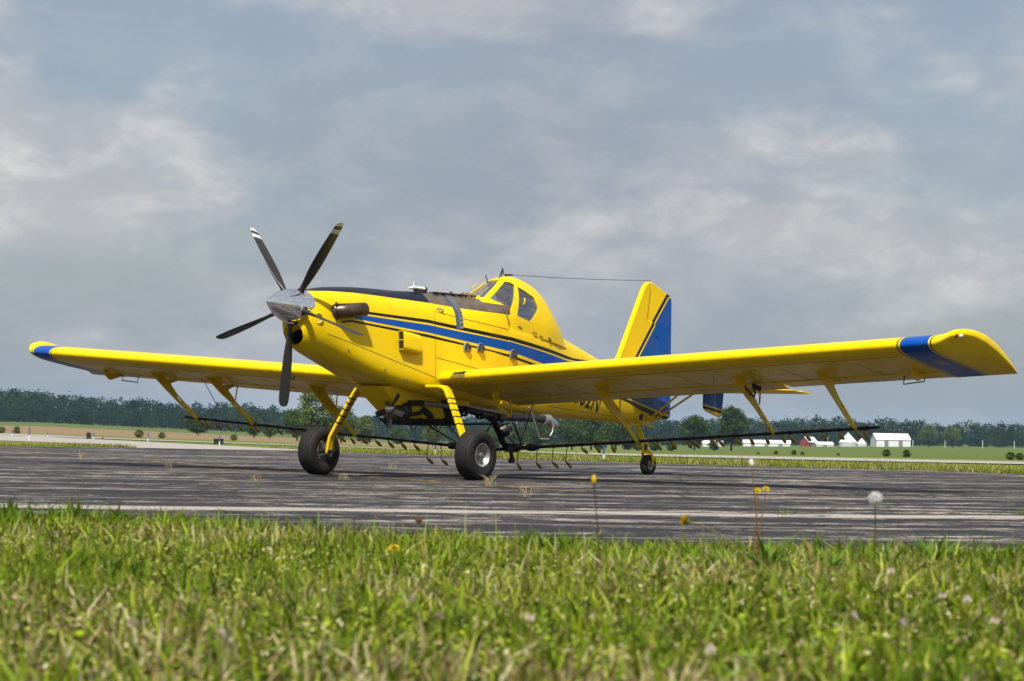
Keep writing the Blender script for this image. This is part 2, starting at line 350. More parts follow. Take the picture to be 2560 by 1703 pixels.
# chin intake bored into the cowling
cut = MB().lathe(Bd(2.75, 0, 1.630), Bd(-1, 0, -.06), [(0, .19), (.24, .178), (.31, .165), (.40, .145), (.50, .118), (.70, .10), (.70, 0.001)], 36)
cut.add([], []); cutm = cut.mesh(0.0); bmm = bmesh.new(); bmm.from_mesh(cutm); bmesh.ops.holes_fill(bmm, edges=bmm.edges); bmesh.ops.recalc_face_normals(bmm, faces=bmm.faces); bmm.to_mesh(cutm); bmm.free()
xc0, zc0 = Bd(2.45, 0, 1.625).x, Bd(2.45, 0, 1.625).z
for v in cutm.vertices:      # wider than high
    v.co.y = v.co.y * 1.0; v.co.z = zc0 + (v.co.z - zc0 - (v.co.x - xc0) * .2) * .82 + (v.co.x - xc0) * .2
co_ = link('cut', cutm, [MAT['yellow']]); boolean(cowl, co_, solver='EXACT'); bpy.data.objects.remove(co_)
cowl.data.shade_smooth(); cowl.data.set_sharp_from_angle(angle=math.radians(40))
MB().rings([[Bd(x_, r_ * math.sin(a), 1.602 + .80 * r_ * math.cos(a)) for a in np.linspace(0, 2 * math.pi, 29)[:-1]] for x_, r_ in ((2.37, .128), (2.20, .100), (2.10, .090))], True, False, True).build('intake_duct', MAT['black'], cowl)  # black tube set in the bore, shade of the deep hole put into its colour
hop = loft(np.linspace(-.104, -1.72, 18), FUS).build('hopper_section', MAT['fuse'], plane, 40)
aft = loft([-1.724, -1.74] + list(np.linspace(-1.85, -6.75, 34)), AFT).build('rear_fuselage', MAT['fuse'], plane, 40)
# seams between skin panels
def seam(pts, name='panel_seam', r=.0040, par=None): return MB().tube(pts, r, 5).build(name, MAT['seam'], par or plane)
for s in (1, -1):
    seam([side(x, 1.70 - .098 * (2.25 - x), .0, s) for x in np.linspace(2.15, -.10, 16)], par=cowl)
    seam([side(x, 1.765, .0, s) for x in np.linspace(-.12, -1.70, 10)], par=hop)
    seam([side(x, 2.44 - .02 * (x + .1), .0, s) for x in np.linspace(-.12, -1.70, 10)], par=hop)
    seam([side(x, 1.43 - .005 * (x + .1), .0, s) for x in np.linspace(-.12, -1.70, 10)], par=hop)
    seam([side(x, 1.52 + (-3.0 - x) * .082, .0, s) for x in np.linspace(-2.9, -6.3, 16)], par=aft)
    seam([side(-3.95, z, 0.0, s) for z in np.linspace(2.55, 1.55, 10)], par=aft)
    for k in range(34):     # rivet heads along the lower cowl line
        x = 2.05 - k * .064; p = side(x, 1.675 - .098 * (2.25 - x), .0, s)
        if k % 2 == 0: MB().lathe(p - Vector((0, s * .003, 0)), (0, s, 0), [(0, .006), (.006, .005), (.007, .0005)], 6).build('rivet', MAT['yellow'], cowl)

for s in (1, -1): seam([side(-.101, z, -.001, s) for z in np.linspace(2.50, 1.36, 14)], par=cowl); seam([side(-1.722, z, -.001, s) for z in np.linspace(2.60, 1.40, 14)], par=hop)
# ---- spinner and propeller
AX = Vector((math.cos(math.radians(4.66)), 0, math.sin(math.radians(4.66)))); HUB = Vector((2.2695, 0, 2.3305)); UPD = Vector((-AX.z, 0, AX.x))
prop = bpy.data.objects.new('propeller', None); COL.objects.link(prop); prop.parent = plane
MB().lathe(HUB, AX, [(-.215, .20), (-.215, .240), (-.20, .247), (-.10, .249), (0, .245), (.08, .232), (.16, .208), (.24, .175), (.32, .135), (.40, .089), (.45, .055), (.485, .026), (.498, .010), (.501, .0006)], 64).build('spinner', MAT['chrome'], prop, 60)
def blade_mesh():
    T = [(.20, .075, .070, -14), (.27, .080, .062, -13), (.36, .105, .044, -11), (.50, .150, .030, -8), (.70, .190, .024, -4), (.95, .202, .018, 1), (1.12, .196, .014, 4), (1.24, .184, .011, 6), (1.31, .165, .009, 7), (1.345, .130, .008, 7), (1.362, .082, .007, 7), (1.3675, .03, .005, 7)]
    Rg = []
    for r in [.20, .24, .28, .34, .42, .5, .6, .7, .8, .9, 1.0, 1.1, 1.186, 1.252, 1.304, 1.325, 1.345, 1.356, 1.363, 1.3675]:
        c, t, a = interp(r, T, 1), interp(r, T, 2), math.radians(interp(r, T, 3)); rr = []
        for k in range(20):
            w = 2 * math.pi * k / 20; x = .5 * c * math.cos(w); y = .5 * t * math.sin(w) * (1 + .25 * math.cos(w)) + .10 * t * (math.sin(w) > 0)
            x += .03 * (r > .4) * (r - .4)                                  # slight sweep of the blade edge
            rr.append((x * math.cos(a) - y * math.sin(a), x * math.sin(a) + y * math.cos(a), r))
        Rg.append(rr)
    return MB().rings(Rg, True, True, True).mesh()
bm_ = blade_mesh()
for a in (36, -36, -108, 180, 108):
    w = math.radians(a - .557); rad = math.cos(w) * UPD + math.sin(w) * Vector((0, 1, 0)); tan = rad.cross(AX)
    o = link('propeller_blade', bm_, MAT['blade'], prop, 60); o.matrix_local = Matrix(((AX.x, tan.x, rad.x, HUB.x), (AX.y, tan.y, rad.y, HUB.y), (AX.z, tan.z, rad.z, HUB.z), (0, 0, 0, 1)))
    MB().lathe(HUB + rad * .17, rad, [(0, .062), (.075, .058), (.082, .048), (.10, .044)], 20).build('blade_root', MAT['black'], prop)
    MB().lathe(HUB + rad * .225, rad, [(-.01, .064), (.012, .066), (.020, .062), (.02, .055)], 24).build('cuff_ring', MAT['chrome'], prop)

# ---- exhaust stacks, scoop, lamp, small fittings on the cowling
for s in (1, -1):
    e0 = MB(); P = [Bd(2.02, s * .27, 2.02), Bd(1.98, s * .35, 2.035), Bd(1.92, s * .405, 2.050), Bd(1.78, s * .435, 2.085), Bd(1.60, s * .455, 2.130)]
    e0.tube(P, [.098, .104, .102, .099, .098], 24, cap=False); q = Bd(1.60, s * .455, 2.130); d = (P[-1] - P[-2]).normalized()
    e0.lathe(q, d, [(0, .098), (0.003, .090), (-.12, .088), (-.14, .001)], 24); e0.build('exhaust_stack', MAT['exhaust'], plane, 50)
    d0 = (P[1] - P[0]).normalized(); MB().lathe(P[0] + d0 * .045, d0, [(0, .100), (.0, .128), (.016, .126), (.02, .104)], 28).build('exhaust_collar', MAT['exhaust'], cowl)
    # cooling scoop on the side panel
    sc = MB(); y0 = lambda x, z: yside(x, z)
    Rg = []
    for x, h in ((.705, .092), (.69, .095), (.60, .100), (.50, .102), (.40, .099), (.315, .091)):
        rr = []
        for k in range(9):
            z = 2.008 - .284 * k / 8; b_ = h * (1 - max(0, abs(k / 4 - 1) - .62) ** 2 * 2.2)
            rr.append(Bd(x, s * (y0(x, z) + b_), z))
        rr = [Bd(x, s * (y0(x, 2.008) - .01), 2.008)] + rr + [Bd(x, s * (y0(x, 1.724) - .01), 1.724)]
        Rg.append(rr)
    sc.rings(Rg, False); sc.add(Rg[-1], [tuple(range(len(Rg[-1])))])
    so = sc.build('cooling_scoop', MAT['yellow'], plane, 40)
    MB().add([Bd(.698, s * (y0(.69, z) + o_), z) for z in (2.0, 1.732) for o_ in (-.005, .086)], [(0, 1, 3, 2)]).build('scoop_mouth_shade', MAT['black'], so)  # black sheet across the opening, its colour stands for the shade inside
    for z in (1.995, 1.87, 1.735): MB().tube([Bd(.708, s * (y0(.7, z) - .01), z), Bd(.708, s * (y0(.7, z) + .088), z)], .007, 6).build('scoop_bar', MAT['yellow'], so)
    # round lamp opening behind the spinner
    c_ = side(2.33, 1.868, -.016, s); nrm = Vector((.55, s * .83, .02)).normalized()
    lp = MB().lathe(c_, nrm, [(-.05, .090), (.018, .078), (.026, .068), (.012, .056), (-.02, .052)], 28).build('lamp_ring', MAT['yellow'], cowl)
    MB().lathe(c_, nrm, [(.004, .001), (.006, .03), (.016, .056)], 20).build('lamp_reflector', MAT['steel'], cowl)
    for x, z in ((2.02, 1.93), (1.72, 1.54), (.98, 1.40), (.55, 1.33), (.49, 1.34)):
        MB().lathe(side(x, z, -.004, s), (.1, s, .05), [(0, .016), (.008, .015), (.011, .008), (.006, .001)], 14).build('fastener', MAT['steel'], cowl)
# camera pod and breather on top of the cowling
pod = MB().tube([Bd(.02, .0, 2.775), Bd(-.14, 0, 2.79), Bd(-.20, .0, 2.797)], [.020, .028, .030], 16).tube([Bd(.02, 0, 2.775), Bd(.16, 0, 2.735)], [.028, .012], 10).build('mast_pod', MAT['white'], plane)
MB().tube([Bd(-.20, 0, 2.797), Bd(-.235, 0, 2.80)], .036, 16).build('pod_cap', MAT['black'], pod)
MB().box(Bd(-.12, 0, 2.755), (.26, .05, .03)).tube([Bd(-.02, 0, 2.71), Bd(-.02, 0, 2.80)], .012, 8).tube([Bd(-.20, 0, 2.735), Bd(-.32, 0, 2.755)], .014, 8).build('pod_base', MAT['dark'], pod)
MB().tube([Bd(.06, 0, 2.70), Bd(.045, 0, 2.86)], .006, 6).build('pod_pin', MAT['white'], pod)
# hopper lid hardware
lid = MB().tube([Bd(-.35, .05, 2.775), Bd(-1.38, .05, 2.925)], .014, 8).tube([Bd(-.40, -.05, 2.785), Bd(-1.38, -.05, 2.93)], .012, 8).build('hopper_lid_rail', MAT['dark'], plane)
for x in (-.45, -.62, -.85, -1.02, -1.25): MB().box(Bd(x, 0, 2.768 + (-.35 - x) * .150), (.05, .17, .028)).build('lid_latch', MAT['dark'], lid)
MB().lathe(Bd(-.84, 0, 2.85), (0, 1, 0), [(-.006, .040), (.006, .040), (.006, .028), (-.006, .028), (-.006, .040)], 14).build('lid_ring', MAT['dark'], lid)
MB().lathe(Bd(-1.22, -.02, 2.865), Bd(0, 0, 1), [(0, .10), (.045, .095), (.075, .07), (.085, .001)], 24).build('filler_cap', MAT['brown'], hop)
# hopper quantity window: a bent strip with tick marks
def strip(x0, x1, k0, k1, off, s=1, n=14):
    h0, h1 = section(x0, FUS), section(x1, FUS); Rg = []
    for q in np.linspace(k0, k1, n):
        i = int(q); f = q - i; a = [h0[i][j] * (1 - f) + h0[min(i + 1, NS - 1)][j] * f for j in (0, 1)]; b_ = [h1[i][j] * (1 - f) + h1[min(i + 1, NS - 1)][j] * f for j in (0, 1)]
        t = Vector((h0[i + 1][0] - h0[i][0], h0[i + 1][1] - h0[i][1])).normalized(); nn = Vector((-t.y, t.x))
        if nn.x < 0: nn = -nn
        Rg.append([Bd(x0, s * (a[0] + nn.x * off), a[1] + nn.y * off), Bd(x1, s * (b_[0] + nn.x * off), b_[1] + nn.y * off)])
    return MB().rings(Rg, False)
gm = M('hopper gauge glass'); MAT['gauge'] = gm.pbr(gm.mix(gm.noise(6, 4), (0.030, 0.060, 0.115), (0.06, 0.10, 0.17)), 0.25, 0.0, 0.2)
gauge = strip(-.56, -.64, 2.0, 10.4, .005).build('hopper_gauge', MAT['gauge'], hop)
strip(-.64, -.72, 2.0, 10.4, .005).build('gauge_scale', MAT['alu'], gauge)
for k in range(13): strip(-.655, -.70, 2.5 + k * .61, 2.72 + k * .61, .008, n=2).build('gauge_mark', MAT['letter'], gauge)
# lifting eyes and handles
def handle(a, b_, out, name='handle', m=None, r=.009, par=None):
    a, b_, out = Vector(a), Vector(b_), Vector(out); return MB().tube([a, a + out * .8, a * .85 + b_ * .15 + out, a * .15 + b_ * .85 + out, b_ + out * .8, b_], r, 8).build(name, m or MAT['steel'], par or plane)
for s in (1, -1):
    handle(side(-.20, 2.49, -.01, s), side(-.29, 2.47, -.01, s), (0, s * .045, .015), 'lifting_eye', MAT['alu'], .012)
    handle(side(-1.60, 2.72, -.02, s), side(-1.69, 2.55, -.02, s), (0, s * .045, .02), 'grab_handle', MAT['steel'], .008)
    # hooded sight ports along the stripe
    for x, z in ((-.79, 2.025), (-1.09, 2.075), (-1.84, 2.115)):
        y = yside(x, z); Dp = [(.075, -.06), (.075, .01)] + [(.075 * math.cos(a), .01 + .075 * math.sin(a)) for a in np.linspace(.2, math.pi - .2, 9)] + [(-.075, .01), (-.075, -.06)]
        Rg = [[Bd(x + p[0] * k, s * (y + o_), z + p[1] * k) for p in Dp] for k, o_ in ((1, -.02), (1, .010), (.86, .018), (.74, .012))]
        po = MB().rings(Rg, True).build('sight_port', MAT['alu'], plane, 40)
        MB().rings([[Bd(x + p[0] * k, s * (y + o_), z + p[1] * k) for p in Dp] for k, o_ in ((.76, .004), (.70, .05), (.48, .066), (.2, .07))], True, False, True).build('port_window', MAT['lens'], po, 60)
        MB().add([Bd(x + p[0] * .78, s * (y + .003), z + p[1] * .78) for p in Dp], [tuple(range(len(Dp)))]).build('port_backing', MAT['brown'], po)

# ---- canopy: shell with cut windows, panes set in
CAN = {-1.30: [(.42, 2.50), (.40, 2.56), (.34, 2.66), (.26, 2.745), (.215, 2.822), (0, 2.83)], -1.46: [(.46, 2.5), (.44, 2.62), (.37, 2.76), (.28, 2.875), (.205, 2.952), (0, 2.96)],
       -1.70: [(.478, 2.5), (.462, 2.68), (.385, 2.90), (.27, 3.06), (.160, 3.142), (0, 3.15)], -1.875: [(.486, 2.5), (.468, 2.72), (.385, 2.98), (.26, 3.17), (.125, 3.282), (0, 3.29)],
       -2.07: [(.488, 2.5), (.468, 2.74), (.39, 3.0), (.27, 3.205), (.14, 3.345), (0, 3.38)], -2.26: [(.488, 2.5), (.468, 2.745), (.392, 3.01), (.28, 3.22), (.15, 3.365), (0, 3.412)], -2.60: [(.488, 2.5), (.466, 2.745), (.39, 3.0), (.28, 3.20), (.15, 3.335), (0, 3.385)],
       -2.80: [(.476, 2.5), (.458, 2.74), (.378, 2.98), (.27, 3.155), (.145, 3.28), (0, 3.33)], -2.975: [(.455, 2.5), (.435, 2.72), (.36, 2.92), (.255, 3.075), (.135, 3.195), (0, 3.245)], -3.14: [(.43, 2.5), (.40, 2.68), (.33, 2.84), (.23, 2.965), (.12, 3.055), (0, 3.10)],
       -3.30: [(.39, 2.5), (.355, 2.63), (.30, 2.745), (.2, 2.845), (.1, 2.905), (0, 2.925)], -3.42: [(.36, 2.5), (.31, 2.585), (.25, 2.645), (.17, 2.69), (.09, 2.715), (0, 2.725)]}
ck = sorted(CAN, reverse=True)
def csec(x, off=0.0):
    P = []
    for i in range(6):
        T = [(k, *CAN[k][i]) for k in ck]; P.append((interp(x, T, 1), interp(x, T, 2)))
    h = catmull(P, 18); o = []
    for i, p in enumerate(h):
        t = h[min(i + 1, 17)] - h[max(i - 1, 0)]; t = t / np.linalg.norm(t); nn = np.array([t[1], -t[0]]) * (1 if t[1] >= 0 or True else -1)
        if i == 17: nn = np.array([0.0, 1.0])
        if nn[0] < -1e-6: nn = -nn
        o.append((max(p[0] + nn[0] * off, 0.0), p[1] + nn[1] * off))
    return o
def cring(x, off=0.0): h = csec(x, off); return [Bd(x, y, z) for y, z in h] + [Bd(x, -y, z) for y, z in h[-2::-1]]
def canopy_shell(o0, o1, xs):
    m = MB(); A = [cring(x, o0) for x in xs]; B = [cring(x, o1) for x in xs]; n = len(A[0])
    V = [p for r in A for p in r] + [p for r in B for p in r]; K = len(xs) * n; Fs = []
    for i in range(len(xs) - 1):
        for k in range(n - 1):
            a = i * n + k; Fs.append((a, a + 1, a + n + 1, a + n)); Fs.append((K + a, K + a + n, K + a + n + 1, K + a + 1))
        Fs.append((i * n, i * n + n, K + i * n + n, K + i * n)); e = i * n + n - 1; Fs.append((e, K + e, K + e + n, e + n))
    for i in (0, len(xs) - 1):
        for k in range(n - 1): a = i * n + k; Fs.append((a, K + a, K + a + 1, a + 1))
    return m.add(V, Fs)
CX = list(np.linspace(-1.30, -3.42, 54))
def prism_y(poly):
    V = [Bd(x, y, z) for y in (-.9, .9) for x, z in poly]; n = len(poly)
    return MB().add(V, [tuple(range(n)), tuple(range(2 * n - 1, n - 1, -1))] + [(i, (i + 1) % n, n + (i + 1) % n, n + i) for i in range(n)]).mesh()
def prism_z(poly, z0, z1):
    V = [Bd(x, y, z) for z in (z0, z1) for x, y in poly]; n = len(poly)
    return MB().add(V, [tuple(range(n)), tuple(range(2 * n - 1, n - 1, -1))] + [(i, (i + 1) % n, n + (i + 1) % n, n + i) for i in range(n)]).mesh()
WIN = {'windshield_pane': prism_z(rounded([(-1.405, .185), (-1.865, .094), (-1.867, -.0941), (-1.406, -.1853)], .02), 2.803, 3.6513),
       'door_pane': prism_y(rounded([(-2.10, 3.215), (-2.45, 3.115), (-2.50, 2.95), (-2.42, 2.86), (-2.24, 2.690), (-1.895, 2.725)], .03)),
       'quarter_pane': prism_y(rounded([(-1.875, 3.250), (-1.96, 3.262), (-2.055, 3.228), (-1.770, 2.790), (-1.455, 2.905)], .025))}
shell = canopy_shell(0.0, -.028, CX).build('canopy', MAT['yellow'], plane, 30)
glass0 = canopy_shell(-.010, -.015, CX)
for nm, cm in WIN.items():
    c_ = link('cut', cm, [MAT['yellow']]); boolean(shell, c_)
    g = link(nm, glass0.mesh(), [MAT['glass']], shell, 40); g.parent = None; boolean(g, c_, 'INTERSECT'); g.parent = shell; g.data.materials.clear(); g.data.materials.append(MAT['glass'])
    if nm != 'windshield_pane':        # one pane on each side: split the pair
        bmx = bmesh.new(); bmx.from_mesh(g.data); other = bmx.copy()
        bmesh.ops.delete(bmx, geom=[v for v in bmx.verts if v.co.y < 0], context='VERTS'); bmx.to_mesh(g.data); bmx.free()
        bmesh.ops.delete(other, geom=[v for v in other.verts if v.co.y > 0], context='VERTS'); me = bpy.data.meshes.new('m'); other.to_mesh(me); other.free(); link(nm, me, [MAT['glass']], shell, 40)
    bpy.data.objects.remove(c_)
shell.data.shade_smooth(); shell.data.set_sharp_from_angle(angle=math.radians(30))
# cockpit inside
MB().add([Bd(x, y, 2.625) for x in (-1.76, -2.95) for y in (-.45, .45)], [(0, 1, 3, 2)]).build('cockpit_floor', MAT['inner'], shell)
st = MB().box(Bd(-2.62, 0, 2.86), (.10, .42, .50), Matrix.Rotation(math.radians(4), 3, 'Y')).build('seat_back', MAT['inner'], shell)
MB().lathe(Bd(-2.58, 0, 3.10), (0, 1, 0), [(-.13, .001), (-.13, .05), (-.10, .062), (.10, .062), (.13, .05), (.13, .001)], 16).build('headrest', MAT['tan'], shell)
MB().tube([Bd(-2.72, -.34, 2.62), Bd(-2.70, -.29, 3.05), Bd(-2.66, -.16, 3.25), Bd(-2.66, .16, 3.25), Bd(-2.70, .29, 3.05), Bd(-2.72, .34, 2.62)], .022, 10).build('roll_bar', MAT['tan'], shell)
MB().tube([Bd(-2.68, .20, 3.20), Bd(-2.05, .12, 3.30), Bd(-1.80, .10, 3.18), Bd(-1.55, .17, 2.95)], .016, 8).build('roll_bar', MAT['tan'], shell)
MB().tube([Bd(-2.68, -.20, 3.20), Bd(-2.05, -.12, 3.30), Bd(-1.80, -.10, 3.18), Bd(-1.55, -.17, 2.95)], .016, 8).build('roll_bar', MAT['tan'], shell)
MB().box(Bd(-1.80, 0, 2.75), (.10, .80, .26)).build('instrument_panel', MAT['inner'], shell)
MB().box(Bd(-2.30, -.37, 2.80), (.5, .03, .22), Matrix.Rotation(.25, 3, 'X')).build('side_panel', MAT['brown'], shell)
MB().lathe(Bd(-2.30, .05, 2.76), (0, 0, 1), [(-.12, .001), (-.12, .08), (-.05, .12), (.03, .12), (.10, .07), (.12, .001)], 16).build('flight_bag', plain('purple cloth', (.22, .05, .16), .8), shell)
# door latches, antenna, wire cutter, mirror
for a, b_ in (((-1.93, 2.555), (-2.02, 2.545)), ((-2.30, 2.535), (-2.40, 2.525)), ((-2.50, 2.52), (-2.56, 2.51))): handle(side(a[0], a[1], .0), side(b_[0], b_[1], .0), (0, .03, .01), 'door_latch', MAT['dark'], .007, shell)
MB().box(side(-2.20, 2.575, .015), (.14, .012, .022), Matrix.Rotation(-TH - .1, 3, 'Y')).build('door_handle', MAT['red'], shell)
handle(Bd(-2.09, .40, 3.02), Bd(-2.06, .425, 2.93), (.015, .05, .01), 'pull_handle', MAT['yellow'], .009, shell)
handle(side(-2.72, 2.54, -.01), side(-2.81, 2.50, -.01), (0, .05, .015), 'lifting_eye', MAT['alu'], .011)
MB().tube([Bd(-2.02, .0, 3.36), Bd(-2.035, 0, 3.50)], .010, 6).tube([Bd(-2.035, 0, 3.50), Bd(-1.96, .02, 3.38), Bd(-1.86, .05, 3.20), Bd(-1.80, .06, 3.15)], .007, 6).tube([Bd(-2.035, 0, 3.50), Bd(-2.08, 0, 3.40)], .007, 6).build('wire_cutter', MAT['dark'], shell)
MB().tube([Bd(-1.80, -.06, 3.20), Bd(-1.76, -.10, 3.33)], .008, 6).build('antenna', MAT['black'], shell)
handle(Bd(-1.58, -.16, 3.05), Bd(-1.70, -.14, 3.14), (.02, -.02, .06), 'mirror_bracket', MAT['yellow'], .006, shell)
MB().tube([Bd(-2.12, 0, 3.405), Bd(-2.3, 0, 3.45)], [.02, .012], 8).build('aerial_mount', MAT['black'], shell)
a0, a1 = Bd(-2.15, 0, 3.425), Bd(-6.15, 0, 4.165)
MB().tube([a0.lerp(a1, t) - Vector((0, 0, .022 * 4 * t * (1 - t))) for t in np.linspace(0, 1, 14)], .0045, 5).build('aerial_wire', MAT['black'], plane)

# ---- wings
DIH = .0573; CHORD = 1.768; WA = math.atan2(.359, 1.73); dv = Vector((-math.cos(WA), 0, -math.sin(WA))); nv = Vector((-math.sin(WA), 0, math.cos(WA)))
def af(s, up, t=.155, m=.038, p=.4):
    yt = 5 * t * (.2969 * math.sqrt(max(s, 0)) - .1260 * s - .3516 * s * s + .2843 * s ** 3 - .1036 * s ** 4)
    yc = m / p ** 2 * (2 * p * s - s * s) if s < p else m / (1 - p) ** 2 * (1 - 2 * p + 2 * p * s - s * s)
    return yc + (yt if up else -yt)
def le(y): return Vector((-.372, y, 1.886 - (8.156 - abs(y)) * DIH))
def wp(y, s, up, off=0.0): return le(y) + CHORD * (s * dv + (af(s, up)) * nv) + nv * (off if up else -off)
SP = [0, .004, .012, .025, .045, .07, .10, .14, .19, .25, .32, .40, .5, .6, .68, .755]
for sg in (1, -1):
    ys = [sg * v for v in (.38, .60, .9, 1.5, 2.5, 4.0, 5.5, 6.6, 7.25, 7.683)]
    w_ = MB().rings([[wp(y, s, True) for s in SP[::-1]] + [wp(y, s, False) for s in SP[1:]] for y in ys], True, True, True).build('wing', MAT['wing'], plane, 40)
    # control surfaces behind the rear spar
    def surf(name, y0, y1, deg, n=5):
        hp = .775; Rg = []; a = math.radians(deg)
        for y in np.linspace(y0, y1, n):
            piv = wp(y, hp, False).lerp(wp(y, hp, True), .5); sec = [wp(y, s, True) for s in (1.0, .96, .90, .84, .80, .775)] + [piv + dv * -.022 + nv * .02, piv + dv * -.03, piv + dv * -.022 - nv * .02] + [wp(y, s, False) for s in (.775, .80, .84, .90, .96, .998)]
            R_ = Matrix.Rotation(-a, 3, 'Y'); Rg.append([piv + R_ @ (q - piv) for q in sec])
        return MB().rings(Rg, True, True, True).build(name, MAT['wing'], w_, 35)
    surf('flap', sg * .62, sg * 5.24, 2.5); surf('aileron', sg * 5.27, sg * 7.68, -1.0)
    # tip with blue band: full sections, then the lower skin sweeps up to the rounded edge
    FULL = SP[:-1] + [.75, .84, .92, 1.0]
    Rg = [[wp(sg * y, s, True) for s in FULL[::-1]] + [wp(sg * y, s, False) for s in FULL[1:-1]] + [wp(sg * y, .999, False)] for y in (7.686, 7.80, 7.95, 8.08, 8.16)]
    for y, xe in ((8.22, -.380), (8.29, -.415), (8.35, -.475), (8.41, -.575), (8.455, -.71), (8.49, -.90), (8.515, -1.15), (8.532, -1.45), (8.543, -1.78), (8.548, -1.98)):
        s0 = (-.372 - xe) / 1.733; y = sg * y; P1 = wp(y, 1.0, True); P0 = wp(y, s0, True); k = 1 - s0; g_ = min(1, (abs(y) - 8.16) / .2); g_ = g_ * g_ * (3 - 2 * g_) * .93; P0 = le(y) + CHORD * (s0 * dv + af(s0, True) * g_ * nv); e = P1 - P0
        def q(s, up):
            z = af(s, up); zz = (z if up else z * max(0.05, 1 - (abs(y) - 8.16) / .30 * .75)) * CHORD * k
            return P0 + e * s + nv * zz
        Rg.append([q(s, True) for s in FULL[::-1]] + [q(s, False) for s in FULL[1:-1]] + [q(.999, False)])
    tip = MB().rings(Rg, True, True, True).build('wing_tip', MAT['wing'], w_, 40)
    tl = wp(sg * 8.40, .12, True) - nv * .03
    MB().lathe(tl + Vector((0, -sg * .03, 0)), (.5, sg * .8, 0), [(-.02, .03), (.02, .028), (.045, .016), (.05, .001)], 14).build('position_lamp', MAT['red'] if sg > 0 else plain('green lens', (.02, .3, .08), .2), w_)
    MB().lathe(tl + Vector((-.05, sg * .02, -.005)), (.4, sg * .8, .1), [(-.02, .026), (.02, .024), (.04, .012), (.045, .001)], 14).build('strobe_lamp', MAT['white'], w_)
    # landing lamp window in the leading edge
    def lepatch(y0, y1, sa, sb, off):
        sv = [(.5 * .0, True)]; seq = [(s, True) for s in (sa, sa * .6, sa * .3, sa * .1, 0)] + [(s, False) for s in (sb * .25, sb * .6, sb)]
        return MB().rings([[wp(sg * y, s, u, off) + (dv * -off if s < .01 else Vector()) for s, u in seq] for y in np.linspace(y0, y1, 5)], False)
    lm = lepatch(.70, .93, .035, .004, .004).build('landing_lamp_window', MAT['lens'], w_); lepatch(.71, .92, .034, .003, .0015).build('lamp_bay', MAT['inner'], lm)
    lepatch(.685, .945, .0015, .008, .005).build('lamp_trim', MAT['steel'], lm)
    # hinge line and ribs under the wing, inspection covers, drains
    MB().tube([wp(sg * .62, .757, False, .004), wp(sg * 7.68, .757, False, .004)], .014, 6, flat=.5).build('hinge_strip', MAT['yellow'], w_)
    for y in (1.6, 2.2, 3.4, 4.2, 5.27, 5.8, 6.9):
        MB().tube([wp(sg * y, s, False, .0005) for s in (.03, .1, .3, .55, .75)], .0025, 4).build('skin_seam', MAT['seam'], w_)
    MB().tube([wp(sg * y, .16, False, .0005) for y in (.7, 3, 7.6)], .0025, 4).build('skin_seam', MAT['seam'], w_)
    c_ = wp(sg * 7.96, .42, False, .004); MB().lathe(c_, nv * -1, [(0, .10), (.004, .098), (.006, .001)], 24).build('inspection_cover', MAT['alu'], w_)
    for y, s in ((1.2, .35), (5.6, .3), (7.2, .35)): MB().tube([wp(sg * y, s, False, -.01), wp(sg * y, s, False, .07)], .006, 6).build('drain_pipe', MAT['yellow'], w_)
    MB().tube([wp(sg * 7.42, .80, False, .0), wp(sg * 7.42, .80, False, .10), wp(sg * 7.10, .83, False, .11), wp(sg * 7.10, .83, False, .0)], .009, 6).build('aileron_rod', MAT['dark'], w_)
# pitot tube with red cover streamer on the far wing
pt = MB().tube([wp(-2.36, .05, False, -.01), wp(-2.36, .05, False, .05), wp(-2.36, .05, False, .05) + Vector((.16, 0, .02))], .011, 8).build('pitot_tube', MAT['black'], plane)
fl0 = wp(-2.36, .05, False, .05) + Vector((.14, 0, .01))
MB().add([fl0 + Vector((0, -.03, 0)), fl0 + Vector((-.03, .03, 0)), fl0 + Vector((-.03, .035, -.16)), fl0 + Vector((.01, .0, -.28)), fl0 + Vector((.03, -.035, -.17)), fl0 + Vector((.01, .0, -.15))], [(0, 1, 2, 5), (0, 5, 4), (5, 2, 3), (5, 3, 4)]).build('pitot_streamer', MAT['red'], pt)
# ---- spray booms and their brackets
def boom_pt(y): return Vector((-2.31, y, .459 + (abs(y) - .743) * .0661))
OUT = [(-1.097, 1.60), (-1.105, 1.565), (-1.199, 1.517), (-1.47, 1.318), (-1.76, 1.112), (-2.021, .925), (-2.185, .825), (-2.29, .775), (-2.355, .80), (-2.249, .855), (-2.133, .94), (-2.034, 1.018), (-1.903, 1.118), (-1.773, 1.216), (-1.658, 1.333), (-1.617, 1.385), (-1.804, 1.44), (-1.83, 1.497), (-1.765, 1.555), (-1.634, 1.60), (-1.382, 1.65)]
HOLE = [(-1.431, 1.535), (-1.477, 1.565), (-1.603, 1.57), (-1.740, 1.52), (-1.790, 1.490), (-1.780, 1.455), (-1.535, 1.440), (-1.456, 1.503)]
SLOTS = [[(-1.766, 1.168), (-1.802, 1.180), (-1.900, 1.092), (-1.889, 1.070)], [(-1.915, 1.045), (-1.940, 1.056), (-2.035, .971), (-2.02, .962)], [(-2.05, .938), (-2.076, .946), (-2.165, .871), (-2.155, .862)]]
SEC = [(-1.105, 1.525), (-1.112, 1.49), (-1.337, 1.34), (-1.514, 1.213), (-1.74, 1.080), (-1.92, .950), (-2.102, .820), (-2.262, .70), (-2.31, .725), (-2.099, .905), (-1.803, 1.135), (-1.777, 1.17), (-1.662, 1.272), (-1.685, 1.30), (-1.795, 1.336), (-1.805, 1.453), (-1.678, 1.515), (-1.503, 1.56)]
SHOLE = [(-1.458, 1.459), (-1.488, 1.493), (-1.599, 1.496), (-1.755, 1.452), (-1.758, 1.365), (-1.538, 1.352)]
